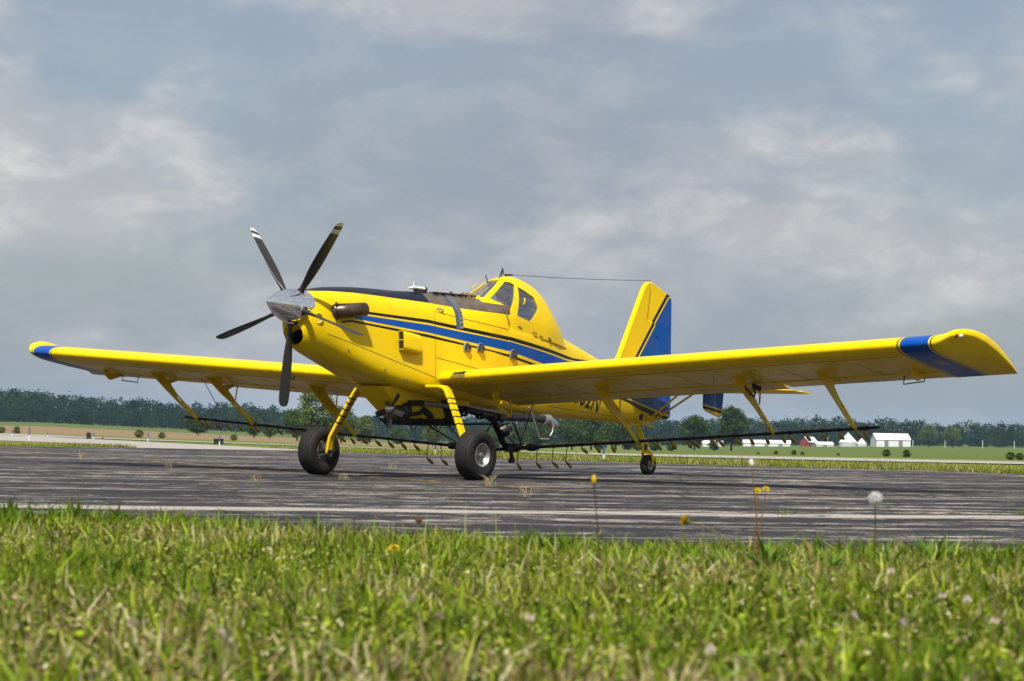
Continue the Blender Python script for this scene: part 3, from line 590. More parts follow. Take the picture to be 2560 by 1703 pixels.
SSLOT = [[(-1.80, 1.085), (-1.825, 1.09), (-1.92, 1.00), (-1.905, .985)], [(-1.94, .965), (-1.965, .972), (-2.06, .882), (-2.045, .868)], [(-2.08, .85), (-2.10, .855), (-2.19, .77), (-2.175, .755)]]
THI = [(-1.09, 1.39), (-1.099, 1.355), (-1.207, 1.264), (-1.443, 1.064), (-1.62, .95), (-1.799, .857), (-2.0, .731), (-2.204, .571), (-2.325, .535), (-2.263, .595), (-1.997, .818), (-1.795, 1.008), (-1.595, 1.157), (-1.47, 1.29), (-1.50, 1.355), (-1.62, 1.43)]
LOOP = [(-1.301, 1.634), (-1.333, 1.69), (-1.456, 1.725), (-1.613, 1.70), (-1.795, 1.604), (-1.79, 1.523), (-1.651, 1.483), (-1.489, 1.436), (-1.434, 1.455), (-1.322, 1.554)]
LHOLE = [(-1.428, 1.627), (-1.488, 1.670), (-1.613, 1.655), (-1.750, 1.600), (-1.743, 1.550), (-1.486, 1.530)]
INN = [(-.965, 1.18), (-1.0, 1.30), (-1.10, 1.36), (-1.30, 1.345), (-1.17, 1.285), (-1.115, 1.22), (-1.10, 1.155), (-1.145, 1.08), (-1.385, .935), (-1.41, .885), (-1.12, 1.0)]
NZL = [.5, .85, 1.14, 1.39, 1.65, 1.92, 2.18, 2.56, 2.96, 3.21, 3.47, 3.6, 3.86, 3.99, 4.26, 4.5, 4.75, 5.01, 5.13, 5.38, 5.64, 5.89, 6.15, 6.27]
NZR = [6.13, 6.01, 5.76, 5.51, 5.24, 4.98, 4.87, 4.6, 4.35, 4.08, 3.83, 3.54, 3.29, 3.02, 2.8, 2.55, 2.29, 2.03, 1.76, 1.5, 1.23, .98]
def shift(P, dz): return [(a, b_ + dz) for a, b_ in P]
nz_short = MB().tube([(0, 0, .005), (0, 0, -.040)], .009, 8).tube([(0, 0, -.036), (-.050, .0, -.062)], [.016, .019], 10).tube([(-.044, 0, -.058), (-.105, 0, -.098)], [.026, .024], 12).tube([(-.105, 0, -.098), (-.128, 0, -.112)], [.016, .012], 10).mesh()
nz_drop = MB().tube([(0, 0, .005), (.010, 0, -.19), (.004, 0, -.212), (-.014, 0, -.224)], .008, 8).tube([(-.008, 0, -.220), (-.052, 0, -.246)], [.016, .019], 10).tube([(-.046, 0, -.242), (-.108, 0, -.282)], [.026, .024], 12).tube([(-.108, 0, -.282), (-.130, 0, -.296)], [.016, .012], 10).mesh()
for s in (1, -1):
    bo = MB().tube([boom_pt(s * y) for y in (.74, 2, 4, 6.25)], .026, 12, flat=1.25).build('spray_boom', MAT['boom'], plane)
    MB().tube([boom_pt(s * 6.22), boom_pt(s * 6.33)], .033, 12).tube([boom_pt(s * 6.33), boom_pt(s * 6.44)], .024, 12).tube([boom_pt(s * 6.44), boom_pt(s * 6.50)], [.030, .012], 12).build('boom_end_cap', MAT['dark'], bo)
    MB().lathe(boom_pt(s * .74), (0, 1, 0), [(-.08, .03), (-.07, .052), (.0, .062), (.07, .052), (.08, .03)], 16).build('boom_coupling', MAT['dark'], bo)
    for i, y in enumerate(NZL if s > 0 else NZR):
        drop = y < 1.5; o = link('spray_nozzle', nz_drop if drop else nz_short, MAT['nozzle'], bo, 40); o.location = boom_pt(s * y) - Vector((0, 0, .024))
        o.rotation_euler = (random.uniform(-.08, .08), random.uniform(-.1, .1), random.uniform(-.2, .2))
        MB().tube([boom_pt(s * (y - .018)), boom_pt(s * (y + .018))], .031, 10, flat=1.2).build('nozzle_clamp', MAT['dark'], bo)
    def bracket(yc, P, H, dz, th=.016, strut=None, name='boom_bracket'):
        b_ = plate(rounded(shift(P, dz), .022), [rounded(shift(h, dz), .012) for h in H], s * yc, th, name, MAT['yellow'], plane)
        if strut:
            MB().tube([(x, s * yc + .02 * i, z + dz) for i, (x, z) in enumerate(strut)], .018, 8, flat=.6).build('bracket_strut', MAT['yellow'], b_)
        return b_
    bracket(6.16, OUT, [HOLE] + SLOTS, 0.0); bracket(4.89, SEC, [SHOLE] + SSLOT, 0.0, strut=[(-1.869, 1.55), (-1.859, 1.333), (-1.802, 1.12)])
    bracket(2.66, THI, [[(-1.83, .905), (-1.85, .92), (-1.95, .84), (-1.935, .822)]], 0.0, strut=[(-1.802, 1.42), (-1.768, 1.225), (-1.725, 1.01)])
    bracket(7.44, LOOP, [LHOLE], 0.0, name='aileron_hinge_bracket')
    bracket(1.0, INN, [], 0.0, strut=[(-1.40, 1.16), (-1.40, .91)])
    for x0 in (-1.40, -1.46): MB().tube([(x0, s * .98, .95), (-2.29, s * .58, .47)], .009, 6).build('stay_rod', MAT['dark'], plane)
    MB().tube([(-2.05, s * .95, 1.12), (-2.30, s * .52, .46)], .008, 6).build('stay_rod', MAT['dark'], plane)
    b2 = wp(s * 4.75, .30, False, 0); MB().tube([b2, b2 + Vector((-.28, -s * .12, -.50))], .006, 6).build('stay_cable', MAT['alu'], plane)
# hose bundle and valve on the near wing bracket
hs = MB().tube([(-1.42, 4.86, 1.42), (-1.50, 4.93, 1.30), (-1.62, 4.95, 1.22), (-1.70, 4.92, 1.28), (-1.66, 4.9, 1.40)], .014, 8).tube([(-1.66, 4.92, 1.38), (-1.78, 4.95, 1.33)], .03, 10).build('valve_hose', MAT['black'], plane)
# centre boom piece, gooseneck, valve
ctr = MB().tube([boom_pt(-.74), boom_pt(0), boom_pt(.74)], .03, 12).build('centre_boom', MAT['dark'], plane)
MB().tube([(-1.92, .30, .87), (-2.0, .30, .78), (-2.10, .30, .66), (-2.18, .28, .56), (-2.31, .28, .44)], [.05, .055, .05, .05, .052], 14).build('gooseneck_pipe', MAT['dark'], plane)
vv = MB().lathe((-2.14, .34, .70), (-.8, .35, .45), [(-.09, .001), (-.09, .085), (-.05, .10), (.04, .10), (.08, .07), (.12, .07), (.12, .001)], 18).build('spray_valve', MAT['black'], plane)
MB().tube([(-2.02, .33, .80), (-2.08, .36, .84), (-2.10, .36, .83)], .014, 8).build('valve_lever', MAT['dark'], vv)
MB().tube([(-2.2, .38, .62), (-2.30, .42, .50), (-2.44, .46, .49), (-2.52, .50, .56), (-2.50, .50, .75), (-2.42, .5, .98)], .008, 6).build('valve_hose', MAT['black'], vv)
MB().box((-2.33, .36, .445), (.13, .15, .13)).lathe((-2.33, .36, .445), (0, 1, 0), [(-.13, .001), (-.13, .06), (.13, .06), (.13, .001)], 14).tube([(-2.34, .34, .40), (-2.36, .34, .27)], [.03, .035], 10).lathe((-2.36, .34, .25), (0, 1, 0), [(-.04, .001), (-.04, .036), (.04, .036), (.04, .001)], 12).build('drain_valve', MAT['black'], ctr)
# hopper throat under the belly and gate box
def quadbox(name, top, bot, mat, par=plane):
    """top / bot: (x front, x rear, half width, z)"""
    V = []
    for a in (top, bot):
        for x in (a[0], a[1]):
            for y in (-a[2], a[2]): V.append((x, y, a[3] + (x - a[0]) * a[4]))
    return MB().add(V, [(0, 1, 3, 2), (4, 6, 7, 5), (0, 4, 5, 1), (2, 3, 7, 6), (0, 2, 6, 4), (1, 5, 7, 3)]).build(name, mat, par, False)
th_ = quadbox('hopper_throat', (.62, -.62, .27, 1.30, .02), (.06, -.95, .16, .845, 0), MAT['yellow'])
quadbox('throat_fairing', (-.55, -1.55, .24, 1.28, -.01), (-.98, -1.30, .14, .80, 0), MAT['dark'], th_)
gt = quadbox('dump_gate', (.20, -1.10, .19, .852, 0), (.02, -1.08, .17, .755, 0), MAT['dark'])
for x in (-.08, -.42, -.66, -.98): MB().tube([(x, .19, .77), (x - .09, .19, .66), (x - .16, .19, .75)], .008, 6).build('gate_link', MAT['dark'], gt)
for x, z in ((-.2, .84), (-.45, .87), (-.62, .83), (-.8, .86)): MB().tube([(x, .20, .80), (x - .1, .21, z), (x - .2, .20, .80)], [.02, .03, .02], 8).build('gate_lever', MAT['dark'], gt)
MB().tube([(-.05, .185, .762), (-2.02, .30, .80)], .016, 8).tube([(-1.0, .30, .76), (-1.62, .36, .56)], .014, 8).tube([(-1.15, .24, 1.0), (-1.20, .24, .60)], .014, 8).tube([(-1.9, .3, .82), (-1.62, .34, .55)], .012, 8).build('gate_push_rod', MAT['dark'], plane)
# wind-driven pump
FA = Vector((.998, 0, .06)); FH = Vector((.36, .18, .975))
pump = MB().lathe(FH - FA * .42, FA, [(0, .001), (0, .07), (.06, .12), (.16, .125), (.20, .08), (.30, .075), (.34, .055), (.40, .05)], 20).build('spray_pump', MAT['dark'], plane)
MB().lathe(FH, FA, [(-.06, .06), (-.02, .068), (.03, .06), (.065, .035), (.075, .001)], 20).build('fan_hub', MAT['steel'], pump)
fb = MB().rings([[(c * math.cos(t), c * math.sin(t) * .1 + .02 * math.cos(t) * k, r) for t in np.linspace(0, 2 * math.pi, 11)[:-1]] for r, c, k in ((.05, .030, .9), (.10, .034, .9), (.20, .040, .6), (.255, .042, .5), (.262, .038, .5))], True, True, True).mesh()
for k in range(5):
    w = math.radians(180 + 72 * k); rad = math.cos(w) * Vector((0, 0, 1)) + math.sin(w) * Vector((0, 1, 0)); rad = (rad - FA * rad.dot(FA)).normalized(); t = rad.cross(FA)
    o = link('fan_blade', fb, MAT['black'], pump, 40); o.matrix_local = Matrix(((t.x, FA.x, rad.x, FH.x), (t.y, FA.y, rad.y, FH.y), (t.z, FA.z, rad.z, FH.z), (0, 0, 0, 1)))
MB().tube([(.06, .18, 1.02), (.02, .18, 1.30)], .05, 10, flat=.6).tube([(.16, .14, 1.0), (.16, .14, 1.3)], .012, 6).build('pump_bracket', MAT['dark'], pump)
MB().tube([(.02, .22, 1.07), (-.30, .24, 1.075)], .042, 14).build('pump_outlet', MAT['dark'], pump)
MB().tube([(-.26, .24, 1.075), (-.60, .26, 1.065), (-.90, .28, 1.04)], .036, 14).build('supply_pipe', MAT['alu'], plane)
MB().tube([(-.86, .28, 1.045), (-1.35, .30, .985), (-1.75, .30, .93), (-2.1, .30, .895)], [.042, .05, .06, .06], 14).build('supply_hose', MAT['dark'], plane)
for x in (-1.2, -1.6, -1.9): MB().lathe((x, .30, .97 - (-1.2 - x) * .10), (-1, 0, -.1), [(-.03, .05), (-.03, .075), (.03, .075), (.03, .05)], 16).build('hose_clamp', MAT['dark'], plane)
MB().tube([(.05, .2, .90), (-.30, .2, .93), (-.36, .2, .99), (-.55, .19, .9), (-.62, .18, .86)], [.03, .03, .045, .05, .03], 10).build('bypass_valve', MAT['dark'], pump)
MB().box((-1.02, .42, 1.09), (.22, .09, .075)).build('belly_box', MAT['yellow'], plane, 30)
bl = MB().tube([(-2.0, .35, .90), (-2.6, .45, .89), (-2.95, .50, .885)], .052, 14).build('loading_pipe', MAT['black'], plane)
MB().lathe((-2.93, .50, .885), (-1, .1, -.05), [(0, .06), (0, .082), (.14, .082), (.14, .06)], 18).lathe((-3.05, .51, .88), (-.95, .15, -.5), [(0, .068), (.10, .072), (.16, .060), (.19, .058), (.19, .001)], 18).build('loading_valve', MAT['alu'], bl)
MB().tube([(-3.03, .56, .92), (-3.07, .60, .80), (-3.05, .60, .70), (-2.98, .60, .63)], [.010, .010, .009, .009], 8, flat=.7).build('valve_handle', MAT['alu'], bl)
MB().tube([(-2.42, .60, 1.06), (-2.52, .61, .90)], .018, 8).tube([(-2.52, .61, .90), (-2.67, .62, .60), (-2.69, .62, .585)], .017, 8, flat=.7).tube([(-2.69, .60, .587), (-2.92, .62, .585)], .014, 8).build('boarding_step', MAT['alu'], plane)

# ---- main wheels and legs
for s in (1, -1):
    wy, wz = s * 1.447, .353
    mw = bpy.data.objects.new('main_wheel', None); COL.objects.link(mw); mw.parent = plane; mw.location = (0, wy, wz)
    prof = [(-.105, .168), (-.128, .19), (-.143, .235), (-.143, .275), (-.132, .312), (-.112, .338), (-.092, .349), (-.088, .340), (-.083, .340), (-.079, .352), (-.050, .357), (-.046, .348), (-.041, .348), (-.037, .358), (-.004, .360)]
    prof = prof + [(-.002, .351)] + [(-a, r) for a, r in prof[::-1]]
    ty = MB().lathe((0, 0, 0), (0, 1, 0), prof, 64).mesh()
    for v in ty.vertices:
        if v.co.z < -.349: v.co.z = -.349 - (v.co.z + .349) * .0; v.co.y *= 1.10
        elif v.co.z < -.22: k = (-.22 - v.co.z) / .13; v.co.y *= 1 + .09 * k * k
    link('tyre', ty, MAT['rubber'], mw, 50)
    MB().lathe((0, 0, 0), (0, s, 0), [(.112, .172), (.122, .170), (.124, .160), (.112, .150), (.085, .140), (.060, .125), (.052, .085), (.068, .062), (.075, .040), (.105, .036), (.112, .022), (.112, .001)], 40).build('rim', MAT['alu'], mw, 30)
    for k in range(8):
        a = k * math.pi / 4; MB().lathe((.098 * math.cos(a), s * .052, .098 * math.sin(a)), (0, s, 0), [(0, .010), (.012, .010), (.014, .001)], 6).build('rim_bolt', MAT['steel'], mw, 30)
    MB().lathe((0, 0, 0), (0, -s, 0), [(.112, .172), (.118, .160), (.04, .150), (.03, .02), (.12, .02)], 36).build('inner_rim', MAT['steel'], mw, 30)
    MB().lathe((0, 0, 0), (0, -s, 0), [(.075, .03), (.075, .138), (.087, .138), (.087, .03)], 40).build('brake_disc', MAT['steel'], mw, 30)
    for k in range(22):
        a = k * 2 * math.pi / 22; MB().box((.132 * math.cos(a), -s * .066, .132 * math.sin(a)), (.022, .05, .012), Matrix.Rotation(-a, 3, 'Y')).build('brake_lug', MAT['alu'], mw, False)
    MB().box((-.06, -s * .105, -.09), (.11, .06, .07)).box((.03, -s * .11, -.10), (.08, .05, .06)).build('brake_caliper', MAT['dark'], mw, False)
    # spring leg: flat tapered bar
    path = [((-.10, .50, 1.31), .150), ((-.115, .70, 1.310), .150), ((-.125, .78, 1.295), .150), ((-.125, .83, 1.255), .148), ((-.105, .905, 1.14), .142), ((-.03, 1.19, .63), .122), ((-.018, 1.222, .565), .120), ((-.006, 1.245, .46), .112), ((0, 1.262, .33), .105)]
    Rg = []; P = [Vector((p[0], s * p[1], p[2])) for p, _ in path]
    def legring(i, p, w, e=0.0, tk=.024):
        t = (P[min(i + 1, len(P) - 1)] - P[max(i - 1, 0)]).normalized(); a = Vector((1, 0, 0)); a = (a - t * a.dot(t)).normalized(); b_ = t.cross(a); w2 = w / 2 + e; k = tk + e
        return [p + a * (w2 * c) + b_ * (k * d) for c, d in ((1, .55), (.88, 1), (-.88, 1), (-1, .55), (-1, -.55), (-.88, -1), (.88, -1), (1, -.55))]
    lg = MB().rings([legring(i, P[i], path[i][1]) for i in range(len(P))], True, True, True).build('gear_leg', MAT['yellow'], plane, 50)
    for f in (.06, .20, .38, .56, .76):
        p = P[4].lerp(P[5], f - .04); w = .142 + (.122 - .142) * f; t = (P[5] - P[4]).normalized(); r1 = legring(4, p, w, .003); d_ = t * .010
        MB().rings([[q - d_ for q in r1], [q + d_ for q in r1]], True).build('leg_band', MAT['black'], lg, False)
    MB().lathe((0, s * 1.262, .353), (0, s, 0), [(-.03, .001), (-.03, .05), (.02, .05), (.02, .035), (.2, .035)], 16).build('axle', MAT['dark'], lg)
    if s < 0: MB().tube([side(1.0, 1.30, -.02, s) + Vector((0, -s * .1, -.02)), side(.75, 1.27, -.02, s), Bd(.42, s * .40, 1.245), Bd(.2, s * .46, 1.27), (-.05, s * .62, 1.34)], .016, 8).build('brake_line', MAT['yellow'], plane)

# ---- tail
def bw(P): return [(q.x, q.z) for q in (Bd(x, 0, z) for x, z in P)]
fin = plate(rounded(bw([(-5.10, 2.40), (-5.40, 2.72), (-5.945, 3.985), (-6.03, 4.09), (-6.11, 4.105), (-6.075, 3.475), (-6.37, 3.452), (-6.46, 2.99), (-6.585, 2.30), (-6.2, 2.25)]), .06, 5), [], 0, .050, 'fin', MAT['fuse'], plane, .024)
rud = plate(rounded(bw([(-6.145, 4.115), (-6.20, 4.125), (-6.765, 4.000), (-6.80, 3.93), (-7.035, 1.985), (-6.93, 1.93), (-6.74, 1.90), (-6.655, 2.30), (-6.515, 2.99), (-6.425, 3.415), (-6.125, 3.435)]), .02, 3), [], 0, .038, 'rudder', MAT['fuse'], plane, .018)
hp_ = Bd(-6.5, 0, 3.0); rot = Matrix.Translation(hp_) @ Matrix.Rotation(math.radians(-3), 4, Bd(0, 0, 1) - Bd(.19, 0, 0)) @ Matrix.Translation(-hp_); rud.data.transform(rot)
MB().tube([Bd(-6.47, .02, 2.94), Bd(-6.47, .06, 2.94), Bd(-6.62, .05, 2.93)], .010, 6).build('rudder_horn', MAT['dark'], rud)
for z in (2.45, 3.30): MB().box(Bd(-6.49 - (2.99 - z) * .19, 0, z), (.05, .085, .06)).build('rudder_hinge', MAT['fuse'], fin)
def finlet_paint():
    m = M('blue finlet with black line and yellow tip'); x, y, z = m.xyz(); q = m.math('SUBTRACT', z, m.math('MULTIPLY', m.math('ADD', x, 6.48), .135))
    c = m.mix(m.math('GREATER_THAN', q, 1.190), YEL, BLU); c = m.mix(m.between(q, 1.118, 1.168), c, BLK); return paint_finish(m, c)
MAT['finlet'] = finlet_paint()
for s in (1, -1):
    def tsec(y, x0, x1, t, z):
        c = x0 - x1; rr = []
        for q, u in [(1, 1), (.85, 1), (.6, 1), (.4, 1), (.2, 1), (.08, 1), (.02, 1), (0, 1), (.02, -1), (.08, -1), (.2, -1), (.4, -1), (.6, -1), (.85, -1)]:
            yt = 5 * t * (.2969 * math.sqrt(q) - .126 * q - .3516 * q * q + .2843 * q ** 3 - .1015 * q ** 4) if q < .62 or True else 0
            rr.append(Vector((x0 - c * q, s * y, z + u * yt * c + (.5 - q) * .03)))
        return rr
    tp = MB().rings([tsec(y, x0, x1, t, 1.425 - (y - .05) * .006) for y, x0, x1, t in ((.03, -5.72, -6.62, .12), (1.4, -5.92, -6.63, .11), (2.70, -6.10, -6.64, .10), (2.86, -6.18, -6.645, .09), (2.95, -6.36, -6.65, .06))], True, True, True).build('tailplane', MAT['yellow'], plane, 40)
    MB().rings([tsec(y, x0, x1, t, 1.415 - (y - .05) * .006) for y, x0, x1, t in ((.12, -6.63, -7.02, .16), (1.4, -6.64, -7.04, .15), (2.75, -6.65, -7.04, .13), (2.93, -6.66, -7.02, .08))], True, True, True).build('elevator', MAT['yellow'], tp, 40)
    plate(rounded([(-6.48, 1.45), (-6.474, 1.13), (-6.55, 1.085), (-6.99, .985), (-7.03, 1.10), (-7.085, 1.45)], .03, 4), [], s * 1.2, .022, 'finlet', MAT['finlet'], tp, .008)
    for x1, y1 in ((-6.02, 1.05), (-6.50, 1.02)):
        a = Bd(-6.33 - (.12 if x1 < -6.2 else 0), s * .07, 1.80); b_ = Vector((x1 - .02, s * y1, 1.39)); MB().tube([a, b_], .017, 10, flat=1.3).build('tail_strut', MAT['yellow'], tp)
    MB().box(Bd(-6.05, s * .125, 1.83), (.17, .012, .13), Matrix.Rotation(-TH, 3, 'Y')).build('tail_access_panel', MAT['inner'], aft, False)
    fr = MB()
    for x in (-5.95, -6.12, -6.24): fr.box(Bd(x, s * .14, 1.83), (.022, .02, .17), Matrix.Rotation(-TH, 3, 'Y'))
    for z in (1.755, 1.905): fr.box(Bd(-6.09, s * .14, z), (.30, .018, .022), Matrix.Rotation(-TH, 3, 'Y'))
    fr.build('access_frame', MAT['yellow'], aft, False)
# registration on the rear fuselage side
for s in (1, -1):
    cu = bpy.data.curves.new('t', 'FONT'); cu.body = 'N502N'; cu.size = .44; cu.shear = .25; cu.space_character = 1.02; cu.offset = .006; cu.extrude = .001; t = bpy.data.objects.new('t', cu); COL.objects.link(t); bpy.context.view_layer.update()
    me = bpy.data.meshes.new_from_object(t.evaluated_get(bpy.context.evaluated_depsgraph_get())); bpy.data.objects.remove(t)
    wdt = max(v.co.x for v in me.vertices); bm = bmesh.new(); bm.from_mesh(me)
    bmesh.ops.subdivide_edges(bm, edges=[e for e in bm.edges if e.calc_length() > .08], cuts=3); bm.to_mesh(me); bm.free()
    for v in me.vertices:
        u, w = v.co.x * .86, v.co.y; x = -4.60 + (wdt * .86 - u) if s > 0 else -4.60 + u; z = 1.662 + w + (-4.60 - x) * .05 * -1
        v.co = Bd(x, s * (yside(x, z, AFT) + .004 + abs(v.co.z)), z)
    link('registration_letters', me, MAT['letter'], aft, False)
# tail wheel
TW = Vector((-6.688, 0, .172))
tw = bpy.data.objects.new('tail_wheel', None); COL.objects.link(tw); tw.parent = plane; tw.location = TW
pr = [(-.045, .085), (-.062, .10), (-.070, .125), (-.064, .150), (-.045, .168), (-.032, .172), (-.030, .166), (-.026, .166), (-.024, .173), (0, .175)]; pr = pr + [(-a, r) for a, r in pr[-2::-1]]
tm = MB().lathe((0, 0, 0), (0, 1, 0), pr, 44).mesh()
for v in tm.vertices:
    if v.co.z < -.169: v.co.z = -.169
link('tyre', tm, MAT['rubber'], tw, 50)
for s in (1, -1): MB().lathe((0, 0, 0), (0, s, 0), [(.050, .088), (.056, .084), (.046, .070), (.030, .060), (.030, .03), (.058, .026), (.060, .001)], 28).build('rim', MAT['alu'], tw, 30)
fk = MB()
for s in (1, -1): fk.tube([(-6.70, s * .092, .165), (-6.69, s * .098, .26), (-6.66, s * .092, .345), (-6.63, s * .060, .385), (-6.61, 0, .395)], [.020, .022, .025, .028, .03], 10)
fk.build('fork', MAT['yellow'], plane); MB().tube([(-6.70, -.12, .172), (-6.70, .12, .172)], .018, 10).build('tail_axle', MAT['alu'], plane)
MB().tube([(-6.60, 0, .37), (-6.585, 0, .46), (-6.57, 0, .62)], [.055, .050, .040], 14).lathe((-6.595, 0, .43), (0, 0, 1), [(-.03, .05), (-.03, .075), (.0, .075), (.0, .05)], 16).lathe((-6.585, 0, .52), (0, 0, 1), [(-.05, .05), (-.05, .062), (.03, .062), (.03, .04)], 16).build('tail_wheel_pivot', MAT['yellow'], plane)
MB().box((-6.53, .055, .47), (.06, .02, .10)).build('pivot_lock', MAT['dark'], plane)
sp_ = Bd(-6.12, 0, 1.73)
MB().rings([[Vector((x, y * w, z)) for y, dz in ((-1, 0), (1, 0))] + [Vector((x - .004, y * w, z - .036)) for y in (1, -1)] for x, z, w in ((sp_.x + .25, sp_.z + .015, .045), (sp_.x - .02, sp_.z - .01, .045), (-6.38, .80, .042), (-6.54, .58, .038), (-6.60, .50, .036))], True, True, True).build('tail_spring', MAT['yellow'], plane, False)
MB().tube([Bd(-6.30, .05, 1.76), (-6.56, .05, .74), (-6.585, .04, .62)], .006, 6).tube([Bd(-6.30, -.05, 1.76), (-6.56, -.05, .74), (-6.585, -.04, .62)], .006, 6).build('steering_cable', MAT['dark'], plane)
MB().box(Bd(-6.15, 0, 1.735), (.36, .18, .03), Matrix.Rotation(-TH, 3, 'Y')).tube([Bd(-6.3, .03, 1.74), Bd(-6.62, .05, 1.74)], .014, 8).build('tail_mount', MAT['yellow'], plane)
# ================================================================== the land
F2 = Vector((FWD.x, FWD.y)).normalized(); R2 = Vector((-F2.y, F2.x)) * -1
if R2.dot(Vector((RGT.x, RGT.y))) < 0: R2 = -R2
HT = [(0, 0, 0, 0), (72, 0, 0, 0), (100, 0, -.20, -.21), (130, -.01, -.46, -.41), (250, -.39, -1.47, -1.02), (450, -.44, -3.13, -1.75), (900, .53, -5.49, -2.56), (1500, 1.8, -2.0, -1.5), (3000, .7, .7, .7), (4000, .7, .7, .7)]
hr = np.array([h[0] for h in HT]); hz_ = np.array([[h[1], h[2], h[3]] for h in HT])
def tz(x, y):
    """height of the land: level airfield, then gently rolling fields"""
    x = np.asarray(x, float); y = np.asarray(y, float); dx, dy = x - CAM.x, y - CAM.y; r = np.hypot(dx, dy); f = dx * F2.x + dy * F2.y; l = dx * R2.x + dy * R2.y
    k = np.clip(np.where(f > 0, l / np.maximum(f, 1e-6), np.sign(l) * 9), -.29, .29)
    cols = [np.interp(r, hr, hz_[:, i]) for i in range(3)]; xs = (-.213, .004, .184)
    t = np.where(k < xs[1], (k - xs[0]) / (xs[1] - xs[0]), 1 + (k - xs[1]) / (xs[2] - xs[1])); t = np.clip(t, 0, 2)
    return np.where(t < 1, cols[0] * (1 - t) + cols[1] * t, cols[1] * (2 - t) + cols[2] * (t - 1))
def at(k, r):
    """a spot on the land: k = sideways slope from the camera axis, r = depth"""
    return CAM.x + r * F2.x + k * r * R2.x, CAM.y + r * F2.y + k * r * R2.y

def turf(name, a, b_, dry, scale=1.0, rows=False):
    m = M(name); n1 = m.noise(.35 * scale, 6, .65); n2 = m.noise(9 * scale, 6, .7); n3 = m.noise(.06 * scale, 3)
    c = m.mix(m.ramp(n2, [(.32, 0.0), (.68, 1.0)]), a, b_); c = m.mix(m.ramp(n1, [(.48, 0.0), (.72, .8)]), c, dry); c = m.mix(m.math('MULTIPLY', m.ramp(n3, [(.35, 0.0), (.7, 1.0)]), .35), c, a)
    return m.pbr(c, .9, 0, 0, m.bump(n2, .6, .03), .15)
MAT['turf'] = turf('airfield turf', (.085, .125, .018), (.16, .20, .030), (.24, .22, .075)); MAT['crop'] = turf('green crop field', (.070, .105, .018), (.105, .145, .028), (.13, .15, .04), .5)
MAT['soil'] = turf('tilled field', (.20, .135, .075), (.26, .175, .10), (.17, .155, .06), .4); MAT['pasture'] = turf('rough pasture', (.09, .135, .022), (.14, .175, .035), (.22, .18, .07), .4)
rr = np.concatenate([[0], np.geomspace(2, 60, 22), np.linspace(64, 260, 60), np.geomspace(266, 3000, 70)]); aa = np.concatenate([np.linspace(-.34, .34, 121), np.linspace(.34, 2 * math.pi - .34, 60)[1:-1]])
f_ang = math.atan2(F2.y, F2.x); V = []; nA = len(aa)
for r in rr:
    x = CAM.x + r * np.cos(f_ang - aa); y = CAM.y + r * np.sin(f_ang - aa); z = tz(x, y) if r > 0 else np.zeros(nA)
    V.append(np.stack([x, y, np.where(r < 71, -.002, z)], 1))
V = np.concatenate(V); Fq = [(i * nA + k, (i + 1) * nA + k, (i + 1) * nA + (k + 1) % nA, i * nA + (k + 1) % nA) for i in range(len(rr) - 1) for k in range(nA)]
gme = npmesh(V, np.array(Fq)); gr = link('ground', gme, [MAT['turf'], MAT['crop'], MAT['soil'], MAT['pasture']], None, True); tag(gr, kind='structure')
mi = np.zeros(len(gme.polygons), np.int32); cen = np.zeros(len(gme.polygons) * 3, np.float32); gme.polygons.foreach_get('center', cen); cen = cen.reshape(-1, 3)
dx, dy = cen[:, 0] - CAM.x, cen[:, 1] - CAM.y; fd = dx * F2.x + dy * F2.y; kk = np.where(fd > 1, (dx * R2.x + dy * R2.y) / np.maximum(fd, 1), 9); rd = np.hypot(dx, dy)
mi[(rd > 118)] = 3
mi[(rd > 112) & (kk > .06) & (kk < .6) & (rd < 1000)] = 1
edge_ = 165 + 60 * np.clip(kk + .23, 0, .5)
mi[(rd > edge_) & (kk < -.02) & (kk > -.7) & (rd < 560)] = 2
mi[(rd >= 560) & (kk < -.02) & (rd < 1000)] = 1
gme.polygons.foreach_set('material_index', mi); gme.update()
n_ = np.zeros(len(gme.polygons) * 3, np.float32); gme.polygons.foreach_get('normal', n_)
if n_[2::3].mean() < 0: gme.flip_normals()

def sheet(name, P, z, mat, follow=False, kind='structure', sub=0):
    bm = bmesh.new(); vs = [bm.verts.new((x, y, 0)) for x, y in P]; f = bm.faces.new(vs); bmesh.ops.triangulate(bm, faces=[f])
    if sub: bmesh.ops.subdivide_edges(bm, edges=bm.edges, cuts=sub, use_grid_fill=True)
    bm.normal_update()
    if sum(f.normal.z for f in bm.faces) < 0: bmesh.ops.reverse_faces(bm, faces=bm.faces)
    for v in bm.verts: v.co.z = z + (max(0.0, float(tz(v.co.x, v.co.y))) * 0 + float(tz(v.co.x, v.co.y)) if follow else 0)
    me = bpy.data.meshes.new('m'); bm.to_mesh(me); bm.free(); o = link(name, me, mat, None, False); return tag(o, kind=kind)
